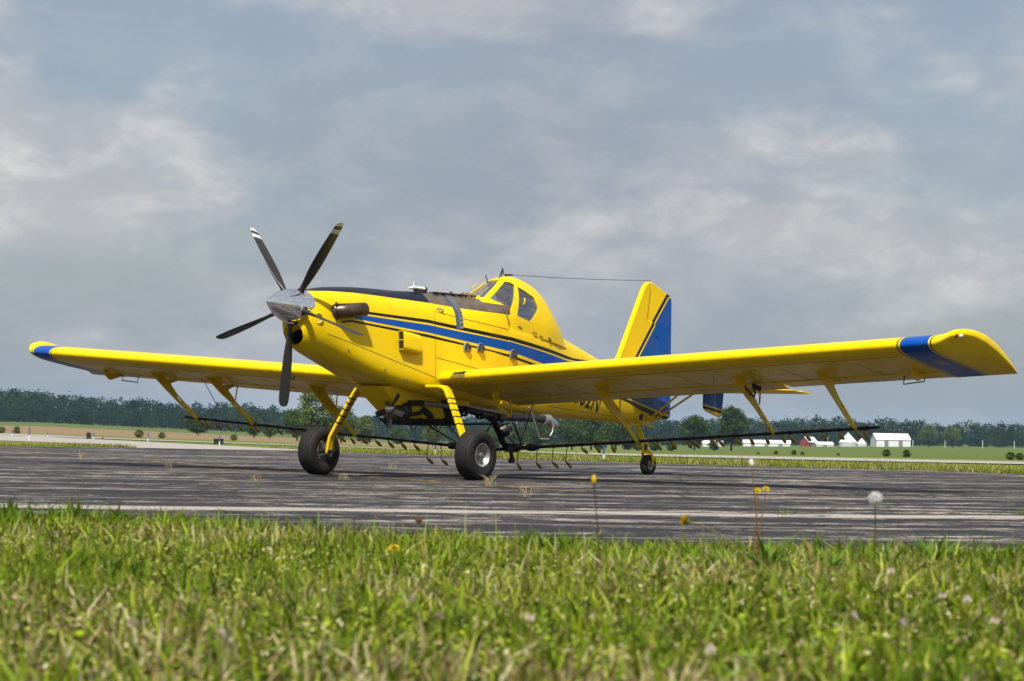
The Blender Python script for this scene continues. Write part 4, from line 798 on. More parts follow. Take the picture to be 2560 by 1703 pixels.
# ---- worn asphalt apron with pale joint strips
def asphalt_mat(yellow=False):
    m = M('worn yellow paint line' if yellow else 'weathered asphalt'); x, y, z = m.xyz()
    wob = m.noise(.16, 3); fine = m.noise(26, 6, .75); mid = m.noise(3.2, 8, .75, dist=.4); big = m.noise(.22, 5, .6); grit = m.noise(140, 3, .8); al_ = m.math('ADD', m.math('MULTIPLY', x, .737), m.math('MULTIPLY', y, -.676)); ac_ = m.math('ADD', m.math('MULTIPLY', x, .676), m.math('MULTIPLY', y, .737)); stk = m.noise(1.0, 9, .74, vec=m.n('ShaderNodeCombineXYZ', {0: m.math('MULTIPLY', al_, .40), 1: m.math('MULTIPLY', ac_, 1.7), 2: 0.0}).outputs[0], dist=.3)
    base = m.mix(m.ramp(fine, [(.35, 0.0), (.65, 1.0)]), (.012, .013, .017), (.032, .033, .040))
    base = m.mix(m.ramp(big, [(.35, 0.0), (.65, 1.0)]), base, m.mix(.5, base, (.045, .043, .042)))
    worn = m.ramp(m.math('ADD', m.math('MULTIPLY', stk, .48), m.math('ADD', m.math('MULTIPLY', fine, .24), m.math('MULTIPLY', mid, .28))), [(.517, 0.0), (.566, 1.0)])
    worn = m.math('MULTIPLY', worn, m.math('ADD', .50, m.math('MULTIPLY', m.ramp(big, [(.35, 0.0), (.62, 1.0)]), .75)), clamp=True)
    tan_ = m.mix(m.ramp(grit, [(.3, 0.0), (.7, 1.0)]), (.27, .23, .195), (.54, .48, .42))
    c = m.mix(worn, base, tan_)
    # pale strips, lines across the apron: signed distance from lines a*x + b*y
    u = m.math('ADD', m.math('ADD', m.math('MULTIPLY', x, .676), m.math('MULTIPLY', y, .737)), m.math('MULTIPLY', m.math('SUBTRACT', wob, .5), 1.6))
    for c0, w, a in ((12.75, .42, .92), (15.4, .055, .55), (7.6, .12, .6), (3.1, .10, .55), (-1.4, .14, .6), (-4.2, .10, .5), (-13.2, .22, .75), (-19.5, .3, .5), (10.2, .06, .5), (17.2, .06, .4)):
        d = m.math('ABSOLUTE', m.math('SUBTRACT', u, c0)); e = m.math('MULTIPLY', m.math('SUBTRACT', fine, .5), w * 1.5)
        s = m.ramp(m.math('DIVIDE', m.math('ADD', d, e), w), [(.75, 1.0), (1.05, 0.0)])
        c = m.mix(m.math('MULTIPLY', s, a), c, m.mix(grit, (.30, .27, .235), (.47, .425, .375)))
    cr = m.n('ShaderNodeTexVoronoi', {'Vector': m.map((.22, .5, 1), (0, 0, .75), vec=m.n('ShaderNodeVectorMath', {0: m.coord(), 1: m.n('ShaderNodeVectorMath', {0: m.n('ShaderNodeTexNoise', {'Vector': m.coord(), 'Scale': .7, 'Detail': 4}).outputs[1], 'Scale': 1.2}, operation='SCALE').outputs[0]}, operation='ADD').outputs[0]), 'Scale': 1.0}, feature='DISTANCE_TO_EDGE').outputs[0]
    c = m.mix(m.math('MULTIPLY', m.ramp(cr, [(.004, 1.0), (.014, 0.0)]), .8), c, (.012, .012, .012))
    if yellow: c = m.mix(m.math('MULTIPLY', m.ramp(m.math('ADD', m.math('MULTIPLY', mid, .6), m.math('MULTIPLY', fine, .4)), [(.46, 0.0), (.55, 1.0)]), m.ramp(m.noise(.55, 4, .6), [(.42, .12), (.60, .95)])), c, (.60, .33, .03))
    return m.pbr(c, m.math('ADD', .72, m.math('MULTIPLY', fine, .2)), 0, 0, m.bump(m.math('ADD', fine, m.math('MULTIPLY', grit, .5)), .9, .012), .25)
MAT['asphalt'] = asphalt_mat(); MAT['yline'] = asphalt_mat(True)
far_edge = [(30, -75), (-2, -46), (-11, -34.5), (-17.5, -28.8), (-21.1, -26.9), (-24.3, -23.5), (-23.2, -19), (-20.6, -13.5), (-19.05, -9.3), (-19.0, -5.5), (-19.1, -1.97), (-18.4, 1.65), (-17.6, 6), (-16, 16), (-16, 40), (-22, 66)]
far_edge = [p for a, b_ in zip(far_edge, far_edge[1:]) for p in [tuple(np.array(a) + (np.array(b_) - np.array(a)) * t + rng.normal(0, .10, 2)) for t in np.linspace(0, 1, 9)[:-1]]] + [far_edge[-1]]
sheet('asphalt_apron', far_edge + [(-14, 70), (64, -48)], .006, MAT['asphalt'])
cm_ = M('pale concrete'); nz_ = cm_.noise(3, 7, .7); MAT['concrete'] = cm_.pbr(cm_.mix(cm_.ramp(nz_, [(.3, 0.0), (.7, 1.0)]), (.27, .25, .225), (.38, .355, .325)), .85, 0, 0, cm_.bump(cm_.noise(40, 4), .3, .01), .2)
sheet('concrete_taxiway', [(-50, -100), (-57.8, -75.6), (-46, -57), (-37.7, -44.0), (-31.5, -33.5), (-26.4, -25.4), (-24.4, -23.3), (-21.7, -25.1), (-21.1, -26.9), (-22.2, -28.6), (-26.6, -34.2), (-28.2, -38.5), (-30.0, -43.3), (-35.7, -57.5), (-36, -95)], .012, MAT['concrete'])
near = [(-62, -95), (-51.0, -66.2), (-46.5, -52), (-41.6, -38.9), (-35.5, -27), (-30.6, -17.1), (-31.2, -13), (-32.4, -8.7), (-34.4, -5.2), (-37, 4), (-42, 20)]; farr = [(-75, -103), (-60.9, -77.5), (-53.4, -60.1), (-46.5, -43.3), (-41, -31), (-36.99, -21.4), (-38, -16.5), (-39.8, -12.4), (-40.8, -8), (-44, 2), (-50, 20)]
def band(name, A, B, dz, mat, nsub=4):
    A = np.array(A); B = np.array(B); V = []; n = 0
    for a, a2, b_, b2 in zip(A, A[1:], B, B[1:]):
        for t in np.linspace(0, 1, nsub, endpoint=False):
            for s in np.linspace(0, 1, 4): V.append(tuple((a + (a2 - a) * t) * (1 - s) + (b_ + (b2 - b_) * t) * s))
    for s in np.linspace(0, 1, 4): V.append(tuple(A[-1] * (1 - s) + B[-1] * s))
    m = len(V) // 4; Fs = [(i * 4 + k, i * 4 + k + 1, i * 4 + k + 5, i * 4 + k + 4) for i in range(m - 1) for k in range(3)]
    me = mk([(x, y, float(tz(x, y)) + dz) for x, y in V], Fs); bm = bmesh.new(); bm.from_mesh(me); bmesh.ops.recalc_face_normals(bm, faces=bm.faces)
    if sum(f.normal.z for f in bm.faces) < 0: bmesh.ops.reverse_faces(bm, faces=bm.faces)
    bm.to_mesh(me); bm.free(); return tag(link(name, me, mat, None, True), kind='structure')
band('concrete_runway', near, farr, .03, MAT['concrete'])
yl = [(-11.2, -21.2), (-9.57, -18.36), (-7.56, -14.82), (-4.67, -9.42), (-2.91, -5.66), (-.12, -1.01), (2.06, 3.02), (3.4, 5.6)]
band('yellow_taxi_line', [(x - .07, y + .04) for x, y in yl], [(x + .07, y - .04) for x, y in yl], .011, MAT['yline'], 3)

# ---- far wood: one mass of crowns
def leaf_mat(name, a, b_):
    m = M(name); t = m.n('ShaderNodeAttribute', attribute_name='tint').outputs['Color']
    c = m.mix(1.0, m.mix(m.noise(1.2, 3), a, b_), t, 'MULTIPLY')
    d = m.n('ShaderNodeBsdfDiffuse', {'Color': c}); tr = m.n('ShaderNodeBsdfTranslucent', {'Color': c}); mx = m.n('ShaderNodeMixShader', {0: .25, 1: d.outputs[0], 2: tr.outputs[0]}); m.t.links.new(mx.outputs[0], m.o.inputs[0]); return m.m
MAT['leaf'] = leaf_mat('tree leaves', (.060, .100, .020), (.095, .140, .030)); MAT['wood_leaf'] = leaf_mat('far wood leaves', (.018, .036, .013), (.034, .058, .018))
bk = M('bark'); MAT['bark'] = bk.pbr(bk.mix(bk.noise(6, 6), (.06, .05, .04), (.13, .11, .09)), .9, 0, 0, None, .2)
def leaf_quads(C_, sz, n_up=.3):
    n = len(C_); nr = rng.normal(0, 1, (n, 3)); nr[:, 2] = np.abs(nr[:, 2]) + n_up; nr /= np.linalg.norm(nr, axis=1)[:, None]
    a = np.cross(nr, rng.normal(0, 1, (n, 3))); a /= np.linalg.norm(a, axis=1)[:, None]; b_ = np.cross(nr, a); s = (sz * rng.uniform(.55, 1.25, n))[:, None]
    V = np.stack([C_ - a * s, C_ - b_ * s * .6, C_ + a * s, C_ + b_ * s * .6], 1).reshape(-1, 3); return V, np.arange(4 * n).reshape(n, 4)
kt = np.array([-.45, -.232, -.204, -.177, -.150, -.123, -.105, -.087, -.05, 0, .05, .076, .112, .14, .166, .203, .232, .45]); top = np.array([74, 78, 68, 62, 54, 56, 47, 32, 28, 34, 36, 35, 37, 45, 43, 40, 38, 38])   # wood height, per mille of depth * 5.53
pts = []; cols = []; szs = []
for row, (r0, sp, hk) in enumerate(((935, 4.2, .55), (950, 4.5, .78), (975, 4.6, .92), (1005, 4.8, 1.0), (1030, 5.0, 1.0))):
    k = -.95
    while k < .95:
        far_out = abs(k) > .36
        r = r0 + rng.uniform(-12, 12); x, y = at(k, r); z0 = float(tz(x, y)); hh = np.interp(k, kt, top) / 5528 * r + (CAM.z - z0); hh = max(5.0, hh * hk * (rng.uniform(.78, 1.06) + .16 * mnoise.noise(Vector((k * 60, row * 3.1, 0))))); w = hh * rng.uniform(.34, .66)
        nl = 16 if far_out else 40; th = rng.uniform(0, 2 * math.pi, nl); ph = rng.uniform(-1.0, 1.0, nl); q = np.sqrt(np.maximum(0, 1 - ph ** 2)) * rng.uniform(.5, 1, nl)
        lc = np.stack([x + w * q * np.cos(th), y + w * q * np.sin(th), z0 + hh * .52 + hh * .46 * ph], 1); nq = 9 if far_out else 13
        P = (lc[:, None, :] + rng.normal(0, 1, (nl, nq, 3)) * np.array([w * .17, w * .17, hh * .055])).reshape(-1, 3)
        t = rng.uniform(.55, 1.45) * np.array([rng.uniform(.85, 1.2), 1.0, rng.uniform(.8, 1.2)]); pts.append(P); cols.append(np.repeat(np.repeat(t[None], len(P), 0) * rng.uniform(.75, 1.25, (len(P), 1)), 4, 0)); szs.append(np.full(len(P), hh * (.085 if far_out else .050))); k += sp * rng.uniform(.6, 1.3) / r
P = np.concatenate(pts); V, Fa = leaf_quads(P, np.concatenate(szs)); wm_ = npmesh(V, Fa, np.concatenate(cols)); wo = link('distant_forest', wm_, MAT['wood_leaf'], None, False); tag(wo, 'dark hazy wood along the far edge of the fields', 'forest', kind='stuff')

# ---- trees one can tell apart
def tree_meshes(seed, shape):
    g = np.random.default_rng(seed); mb = MB(); hw, base, ztop = shape
    mb.tube([(0, 0, -.03), (.01 * g.normal(), .01 * g.normal(), base), (.03 * g.normal(), .03 * g.normal(), .55), (.03 * g.normal(), .03 * g.normal(), .82)], [.030, .022, .014, .004], 8)
    for k in range(7):
        a = g.uniform(0, 6.28); h = g.uniform(base * .9, .55); l = g.uniform(.5, .95) * hw; mb.tube([(0, 0, h), (l * .5 * math.cos(a), l * .5 * math.sin(a), h + .10), (l * math.cos(a), l * math.sin(a), h + g.uniform(.12, .25))], [.013, .008, .003], 6)
    tr = mb.mesh(); C_ = []; T = []; nc = 95
    for c in range(nc):
        a = g.uniform(0, 6.28); p = g.uniform(-1, 1); q = math.sqrt(1 - p * p) * g.uniform(.45, 1.0); zc = (base + ztop) / 2; hz0 = (ztop - base) / 2
        cc = np.array([hw * .86 * q * math.cos(a), hw * .86 * q * math.sin(a), zc + hz0 * .88 * p]); m = 58
        C_.append(cc + g.normal(0, 1, (m, 3)) * np.array([hw * .13, hw * .13, .045])); T.append(np.repeat((g.uniform(.6, 1.35) * np.array([g.uniform(.85, 1.2), 1, g.uniform(.7, 1.1)]))[None], m, 0))
    C_ = np.concatenate(C_); T = np.concatenate(T) * g.uniform(.8, 1.2, (len(C_), 1)); V, Fa = leaf_quads(C_, .026 * (1 + .5 * (hw > .6))); return tr, npmesh(V, Fa, np.repeat(T, 4, 0))
TM = [tree_meshes(11, (.42, .22, 1.0)), tree_meshes(12, (.36, .12, 1.0)), tree_meshes(13, (.85, .18, .98)), tree_meshes(14, (.50, .15, 1.0)), tree_meshes(15, (.48, .03, 1.0))]
_tc = {}
def dressed(me, mat):
    """one mesh per material, shared by all that wear it"""
    q = _tc.get((me.name, mat.name))
    if q is None: q = me.copy(); q.materials.clear(); q.materials.append(mat); _tc[(me.name, mat.name)] = q
    return q
def tree(v, k, r, h, label, group=None, name='tree', wide=1.0, cat='tree', tint=None):
    x, y = at(k, r); t = thing(name, label, cat, (x, y, float(tz(x, y)) - .05), random.uniform(0, 6.28), group)
    a = link('trunk', TM[v][0], MAT['bark'], t, True); b_ = link('crown', dressed(TM[v][1], tint or MAT['leaf']), None, t, False); t.scale = (h * wide, h * wide, h); return t
MAT['leaf_pale'] = leaf_mat('pale willow leaves', (.105, .150, .040), (.15, .19, .06)); MAT['leaf_dark'] = leaf_mat('dark oak leaves', (.045, .080, .016), (.070, .108, .022))
bearing = lambda p: (p - 1280) / 5528.6      # sideways slope of a spot from the camera axis
tree(2, -0.1411, 400, 3.55, 'low wide-spreading tree on the ploughed field edge', tint=MAT['leaf_dark'])
tree(1, -0.1158, 415, 4.6, 'narrow bushy tree next to the low spreading tree'); tree(3, -0.1087, 400, 2.9, 'smaller round tree beside the narrow bushy tree')
tree(0, -0.0877, 300, 7.2, 'tall pale-green tree towering behind the propeller blade', wide=1.05, tint=MAT['leaf_pale']); tree(3, -0.0962, 325, 4.6, 'bushy tree at the foot of the tall pale tree')
tree(3, -0.0763, 320, 5.2, 'rounded leafy tree between the tall pale tree and the gear leg'); tree(4, -0.0660, 340, 4.2, 'low pale bush at the end of the tree clump', tint=MAT['leaf_pale']); tree(4, -0.0832, 300, 3.0, 'small bush under the tall pale tree')
tree(3, -0.0349, 420, 4.5, 'bright green tree seen between the main wheels', tint=MAT['leaf_pale']); tree(4, -0.0118, 430, 4.0, 'bushy tree half hidden behind the near main wheel')
tree(3, 0.0127, 430, 6.2, 'leafy tree seen below the silver loading valve'); tree(4, 0.0036, 425, 4.6, 'low round tree beside the gooseneck pipe')
tree(3, 0.0280, 420, 6.6, 'first broad tree of the row behind the rear fuselage'); tree(0, 0.0365, 440, 7.4, 'dark tall tree in the row behind the rear fuselage', tint=MAT['leaf_dark'], wide=1.1); tree(3, 0.0479, 420, 6.8, 'broad tree in the row before the tail wheel'); tree(4, 0.0407, 405, 3.6, 'low shrub at the foot of the tree row')
tree(4, 0.0651, 300, 1.75, 'small dense shrub just behind the tail wheel'); tree(4, 0.0727, 300, 1.9, 'small round shrub standing alone past the tail wheel')
tree(3, 0.0832, 420, 6.6, 'wide oak-like tree under the blue finlet', tint=MAT['leaf_dark']); tree(0, 0.0998, 420, 8.1, 'tall round-crowned tree next to the wide oak-like tree', wide=1.05, tint=MAT['leaf_dark']); tree(4, 0.0922, 390, 2.6, 'shrub between the two dark field trees')
tree(3, 0.1890, 800, 8.0, 'paler broad tree standing before the far wood', tint=MAT['leaf_pale']); tree(3, 0.1999, 810, 7.4, 'second paler tree beyond the white barn', tint=MAT['leaf_pale'])
for p, r, h, w in ((1575, 420, 4.4, 1.1), (1600, 430, 3.4, 1.2), (1240, 440, 4.0, 1.1), (1000, 440, 3.4, 1.2)): tree(4, bearing(p), r, h, 'low tree filling the gaps of the tree row', 'gap trees in the far row', wide=w)
for p, r, h in ((10, 160, .50), (48, 165, .55), (353, 150, .58), (410, 150, .46), (590, 165, .5)): tree(4, bearing(p), r, h, 'small green bush on the grass before the ploughed field', 'bushes by the ploughed field', 'bush', cat='bush', wide=1.35, tint=MAT['leaf_pale'])
for p, r, h in ((2220, 140, .50), (2270, 135, .50), (1989, 150, .36), (1944, 150, .30), (2010, 150, .26), (2530, 120, .46), (2553, 118, .42), (1900, 150, .2), (2100, 150, .2)): tree(4, bearing(p), r, h, 'dark scrubby bush on the edge of the green crop field', 'bushes in the crop field', 'bush', cat='bush', wide=1.35, tint=MAT['leaf_dark'])
dx_, dy_ = at(-0.1243, 300); db = MB(); g0 = float(tz(dx_, dy_))
db.tube([(0, 0, 0), (-.1, .1, .9), (-.3, .5, 1.8)], [.06, .04, .015], 6).tube([(-.1, .1, .9), (.1, -.2, 1.5)], [.03, .01], 5); d0_ = db.build('dead_branch', MAT['bark'], None); d0_.location = (dx_, dy_, g0); tag(d0_, 'bare leaning dead branch by the ploughed field', 'branch')

# ---- farm on the far side of the crop field
wall_w = plain('white sheet metal', (.72, .73, .74), .5, var=.08, scale=1.0); roof_w = plain('white metal roof', (.80, .80, .80), .45, var=.06, scale=.8); red_w = plain('barn red boards', (.26, .035, .03), .8, scale=1.2); bin_m = plain('galvanised bin steel', (.62, .64, .66), .45, .1, scale=.8)
def barn(name, label, k, r, w, d, hw_, hr_, mw_, mr_, rz=0.0, doors=1, cat='barn'):
    x, y = at(k, r); t = thing(name, label, cat, (x, y, float(tz(x, y)) - .1), math.atan2(R2.y, R2.x) + rz)
    a, b_ = w / 2, d / 2
    MB().add([(-a, -b_, 0), (a, -b_, 0), (a, b_, 0), (-a, b_, 0), (-a, -b_, hw_), (a, -b_, hw_), (a, b_, hw_), (-a, b_, hw_), (-a, 0, hr_), (a, 0, hr_)], [(0, 1, 5, 4), (2, 3, 7, 6), (1, 2, 6, 9, 5), (3, 0, 4, 8, 7)]).build('wall', mw_, t, False)
    o = .25
    MB().add([(-a - o, -b_ - o, hw_ - .1), (a + o, -b_ - o, hw_ - .1), (a + o, 0, hr_ + .12), (-a - o, 0, hr_ + .12), (a + o, b_ + o, hw_ - .1), (-a - o, b_ + o, hw_ - .1)], [(0, 1, 2, 3), (3, 2, 4, 5)]).build('roof', mr_, t, False)
    for i in range(doors): MB().box((-a + (i + .7) * w / (doors + .4), -b_ - .04, hw_ * .42), (1.6, .08, hw_ * .84)).build('door', MAT['alu'], t, False)
    return t
barn('machine_shed', 'long white machine shed with plain white roof on the farm', 0.1718, 870, 13.6, 9, 2.9, 5.2, wall_w, roof_w, .1, 2, 'shed'); barn('poultry_house', 'very long low white farm building at the field edge', 0.1159, 900, 19, 6, 1.5, 2.6, wall_w, roof_w, -.12, 3)
barn('low_shed', 'low white lean-to shed beside the red barn', 0.1416, 898, 7, 5, 1.0, 1.9, wall_w, roof_w, .1, 1, 'shed')
rb = barn('red_barn', 'red gabled barn with pale roof and small cupola', 0.1349, 905, 6.0, 4.6, 1.9, 3.9, red_w, roof_w, .8, 1); MB().box((0, 0, 4.2), (.6, .6, .7)).build('cupola', red_w, rb, False)
barn('white_cottage', 'tiny white roofed shed seen between the field trees', 0.0913, 880, 8, 5, 1.4, 2.4, wall_w, roof_w, 0, 1, 'shed')
for p, r, rad, hw_, hc, lab in ((2124, 880, 3.6, 1.9, 5.6, 'large round grain bin with conical roof'), (2158, 892, 2.1, 1.2, 3.4, 'smaller round grain bin beside the large one')):
    x, y = at(bearing(p), r); t = thing('grain_bin', lab, 'grain bin', (x, y, float(tz(x, y)) - .1)); pr = []
    for i in range(9): pr += [(hw_ * i / 9, rad), (hw_ * (i + .5) / 9, rad * 1.012)]
    MB().lathe((0, 0, 0), (0, 0, 1), pr + [(hw_, rad)], 28).build('bin_wall', bin_m, t, 60); MB().lathe((0, 0, hw_), (0, 0, 1), [(-.08, rad * 1.04), (hc - hw_ - .2, .35), (hc - hw_ - .2, .4), (hc - hw_, .3), (hc - hw_ + .05, .001)], 28).build('bin_roof', roof_w, t, 20)
for p, h in ((2073, 3.6), (2286, 2.6), (2366, 2.8), (2460, 2.9), (2539, 2.9)):
    x, y = at(bearing(p), 850); o = MB().tube([(0, 0, 0), (0, 0, h)], [.13, .10], 8).box((0, 0, h - .35), (.9, .1, .1)).build('utility_pole', wall_w, None); o.location = (x, y, float(tz(x, y))); tag(o, 'thin pale pole standing along the far crop field', 'pole', 'poles along the far field')

# ---- airfield furniture
blue_p = plain('blue marker plastic', (.015, .10, .42), .4, var=.15)
for (x, y), h, lab in (((-29.9, -41.6), .52, 'blue and white edge marker beside the grass wedge'), ((-47.9, -63.2), .30, None), ((-48.1, -60.9), .24, None), ((-42.2, -51.4), .30, 'blue and white edge marker beside the upright black case'), ((-38.9, -44.7), .40, 'blue and white edge marker before the low bush on the taxiway'), ((-32.3, -34.4), .36, 'blue and white edge marker in front of the wide black box'), ((-24.8, -18.8), .28, 'blue and white edge marker seen between the main wheels'), ((-20.7, -10.3), .38, 'blue and white edge marker on the grass before the tail wheel')):
    t = thing('edge_marker', lab or 'small blue and white edge marker far along the runway', 'marker', (x, y, float(tz(x, y))), 0, 'taxiway edge markers'); r = .024
    MB().tube([(0, 0, -.02), (0, 0, h * .45)], r, 12).build('post', MAT['white'], t); MB().tube([(0, 0, h * .45), (0, 0, h)], r * 1.02, 12).build('blue_sleeve', blue_p, t); MB().lathe((0, 0, 0), (0, 0, 1), [(-.02, .05), (.015, .05), (.02, .02)], 12).build('base', MAT['dark'], t)
def case(x, y, d, label, name):
    t = thing(name, label, 'box', (x, y, float(tz(x, y))), math.atan2(R2.y, R2.x)); MB().box((0, 0, d[2] / 2 + .02), d).build('case', MAT['black'], t, False); MB().box((0, 0, d[2] + .03), (d[0] * 1.06, d[1] * 1.06, .02)).build('lid', MAT['dark'], t, False)
    for sx in (-.4, .4): MB().tube([(d[0] * sx, 0, -.01), (d[0] * sx, 0, .03)], .015, 8).build('foot', MAT['dark'], t)
case(-43.4, -53.0, (.18, .14, .27), 'upright black equipment case on the runway edge', 'equipment_case'); case(-38.2, -40.1, (.36, .18, .19), 'wide black box on the grass behind an edge marker', 'equipment_box')
o = MB().lathe((0, 0, 0), (0, 0, 1), [(0, .05), (.06, .05), (.09, .02), (.09, .001)], 12).build('light_fitting', plain('rust', (.25, .07, .03), .8), None); o.location = (-44.9, -53.7, .0); tag(o, 'small rusty light fitting on the runway edge', 'light')
# ================================================================== grass
gmx = M('grass blades'); tcol = gmx.n('ShaderNodeAttribute', attribute_name='tint').outputs['Color']
d_ = gmx.n('ShaderNodeBsdfPrincipled', {'Base Color': tcol, 'Roughness': .6, 'Specular IOR Level': .10}); t_ = gmx.n('ShaderNodeBsdfTranslucent', {'Color': tcol}); mx_ = gmx.n('ShaderNodeMixShader', {0: .30, 1: d_.outputs[0], 2: t_.outputs[0]}); gmx.t.links.new(mx_.outputs[0], gmx.o.inputs[0]); MAT['grass'] = gmx.m
def vz(l, d):
    """grass verge: level bank, falling to the apron beyond its crest (l sideways, d depth from the camera)"""
    cr = 6.55 - .30 * np.clip(l, -3, 3); t = np.clip((d - cr) / 2.6, 0, 1); s = 1 - t * t * (3 - 2 * t)
    return .345 * s + .018 * np.sin(l * 2.3 + 1.1 * d) * np.sin(d * 1.7 + .4 * l) * s - .012 * (1 - s)
def pos(l, d): return CAM.x + d * F2.x + l * R2.x, CAM.y + d * F2.y + l * R2.y
ls = np.linspace(-16, 16, 81); ds = np.concatenate([np.linspace(-6, 2, 12), np.linspace(2.2, 10.2, 70)]); Lg, Dg = np.meshgrid(ls, ds); X, Y = pos(Lg, Dg); Z = vz(Lg, Dg); V = np.stack([X, Y, Z], -1).reshape(-1, 3); nl = len(ls)
Fa = np.array([(i * nl + k, i * nl + k + 1, (i + 1) * nl + k + 1, (i + 1) * nl + k) for i in range(len(ds) - 1) for k in range(nl - 1)]); vm = npmesh(V, Fa)
mm = M('verge soil'); MAT['verge'] = mm.pbr(mm.mix(mm.noise(30, 6, .7), (.018, .022, .006), (.06, .05, .02)), .95, 0, 0, None, .1)
vo = link('grass_verge', vm, MAT['verge'], None, True); tag(vo, kind='structure'); n_ = np.zeros(len(vm.polygons) * 3, np.float32); vm.polygons.foreach_get('normal', n_)
if n_[2::3].mean() < 0: vm.flip_normals()
def sn(x, y, s, o): return np.array([mnoise.noise(Vector((a * s + o, b_ * s, o))) for a, b_ in zip(x, y)])
def blades(l, d, z, h, w, col, lean=.55, seg=2):
    n = len(l); x, y = pos(l, d); a = rng.uniform(0, 2 * math.pi, n); b_ = rng.uniform(0, 2 * math.pi, n); ln = np.abs(rng.normal(0, lean, n)) * h; ld = np.stack([np.cos(b_), np.sin(b_)], 1)
    sd = np.stack([np.cos(a), np.sin(a)], 1) * (w / 2)[:, None]; V = []; rows = seg + 1
    for i in range(rows):
        t = i / seg; f = t ** 1.8; px_ = np.stack([x, y], 1) + ld * (ln * f)[:, None]; pz = z + h * (t - .22 * np.minimum(1, ln / h) * t * t); ww = (1 - .25 * t) if i < seg else .10
        for s in (-1, 1): V.append(np.stack([px_[:, 0] + s * sd[:, 0] * ww, px_[:, 1] + s * sd[:, 1] * ww, pz], 1))
    V = np.stack(V, 1).reshape(-1, 3); k = 2 * rows; base = (np.arange(n) * k)[:, None]; Fa = np.concatenate([base + np.array([2 * i, 2 * i + 1, 2 * i + 3, 2 * i + 2]) for i in range(seg)])
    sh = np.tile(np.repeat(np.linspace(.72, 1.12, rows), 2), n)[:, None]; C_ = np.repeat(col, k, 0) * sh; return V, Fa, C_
GR = np.array([(.165, .230, .008), (.235, .295, .016), (.100, .160, .007), (.310, .335, .060), (.150, .225, .024), (.060, .105, .005)]); ST_ = np.array([(.50, .43, .20), (.36, .28, .10), (.60, .54, .32), (.24, .17, .07)])
def tints(n, dry):
    c = GR[rng.integers(0, len(GR), n)] * (.45 + 1.5 * rng.uniform(0, 1, (n, 1)) ** 1.4); s = ST_[rng.integers(0, len(ST_), n)] * rng.uniform(.7, 1.2, (n, 1)); m = rng.uniform(0, 1, n) < dry; c[m] = s[m]; return c  # wide brightness spread of the greens paints lit and shaded blades into the colour
def gather(n, dmin, dmax, margin):
    d = dmin + (dmax - dmin) * np.sqrt(rng.uniform((dmin / dmax) ** 2 * 0, 1, n)); return rng.uniform(-1, 1, n) * (.245 * d + margin), d
parts = []
n = 150000; l, d = gather(n, 2.0, 8.6, .35); keep = d < 7.75 - .30 * np.clip(l, -3, 3); l, d = l[keep], d[keep]; n = len(l); cl = sn(l, d, 2.2, 3.0); dr = np.clip(.20 + .95 * sn(l, d, .9, 9.0), .04, .6)
fall = np.clip((d - (6.9 - .3 * np.clip(l, -3, 3))) / .8, 0, 1); keep = rng.uniform(0, 1, n) > fall * .75; l, d, cl, dr = l[keep], d[keep], cl[keep], dr[keep]; n = len(l)
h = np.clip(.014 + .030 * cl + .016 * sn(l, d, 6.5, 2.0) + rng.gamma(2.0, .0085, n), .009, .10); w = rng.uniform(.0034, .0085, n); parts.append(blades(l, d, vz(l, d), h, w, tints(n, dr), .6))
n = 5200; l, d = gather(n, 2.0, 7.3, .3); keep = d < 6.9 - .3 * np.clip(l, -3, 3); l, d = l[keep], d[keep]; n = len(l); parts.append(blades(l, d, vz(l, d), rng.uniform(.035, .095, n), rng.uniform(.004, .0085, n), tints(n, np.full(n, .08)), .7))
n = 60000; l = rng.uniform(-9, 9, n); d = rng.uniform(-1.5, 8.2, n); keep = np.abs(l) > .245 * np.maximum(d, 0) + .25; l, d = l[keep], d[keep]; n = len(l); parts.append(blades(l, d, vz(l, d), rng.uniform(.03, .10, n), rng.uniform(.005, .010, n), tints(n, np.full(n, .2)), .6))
n = 130; l = rng.uniform(-1.75, 1.75, n); d = 6.45 - .3 * l + rng.uniform(-.6, .25, n); k = rng.uniform(0, 1, n) < (.35 + .25 * l); l, d = l[k], d[k]; n = len(l); parts.append(blades(l, d, vz(l, d), rng.uniform(.07, .19, n), rng.uniform(.0022, .004, n), tints(n, np.full(n, .2)), .25))
# ragged leafy tufts along the crest and through the turf
for q in range(120):
    crest = q < 74; l0 = rng.uniform(-1.9, 1.9); d0 = (6.62 - .30 * l0 + rng.uniform(-.25, .22)) if crest else rng.uniform(2.6, 6.2); n = int(rng.integers(14, 46)); sp_ = rng.uniform(.02, .07); hh = rng.uniform(.032, .095) * (1.15 if l0 < -.8 else 1.0); cg = np.array([(.105, .185, .010), (.075, .140, .008), (.155, .230, .016)])[rng.integers(0, 3)]
    l = l0 + rng.normal(0, sp_, n); d = d0 + rng.normal(0, sp_, n); parts.append(blades(l, d, vz(l, d), hh * rng.uniform(.55, 1.15, n), rng.uniform(.006, .013, n), cg * rng.uniform(.7, 1.4, (n, 1)), .75))
# clover leaflets and flat litter near the ground
n = 90000; l, d = gather(n, 2.0, 7.4, .3); z = vz(l, d) + rng.uniform(.004, .032, n); x, y = pos(l, d); V4, F4 = leaf_quads(np.stack([x, y, z], 1), .0075, 1.2); c4 = np.repeat(tints(n, np.full(n, .25)), 4, 0)
off = 0; Vs, Fs_, Cs = [], [], []
for a, b_, c in parts + [(V4, F4, c4)]: Vs.append(a); Fs_.append(b_ + off); Cs.append(c); off += len(a)
go = link('verge_grass', npmesh(np.concatenate(Vs), np.concatenate(Fs_), np.concatenate(Cs)), MAT['grass'], None, False); tag(go, 'short lawn grass with clover on the verge in front of the apron', 'grass', kind='stuff')
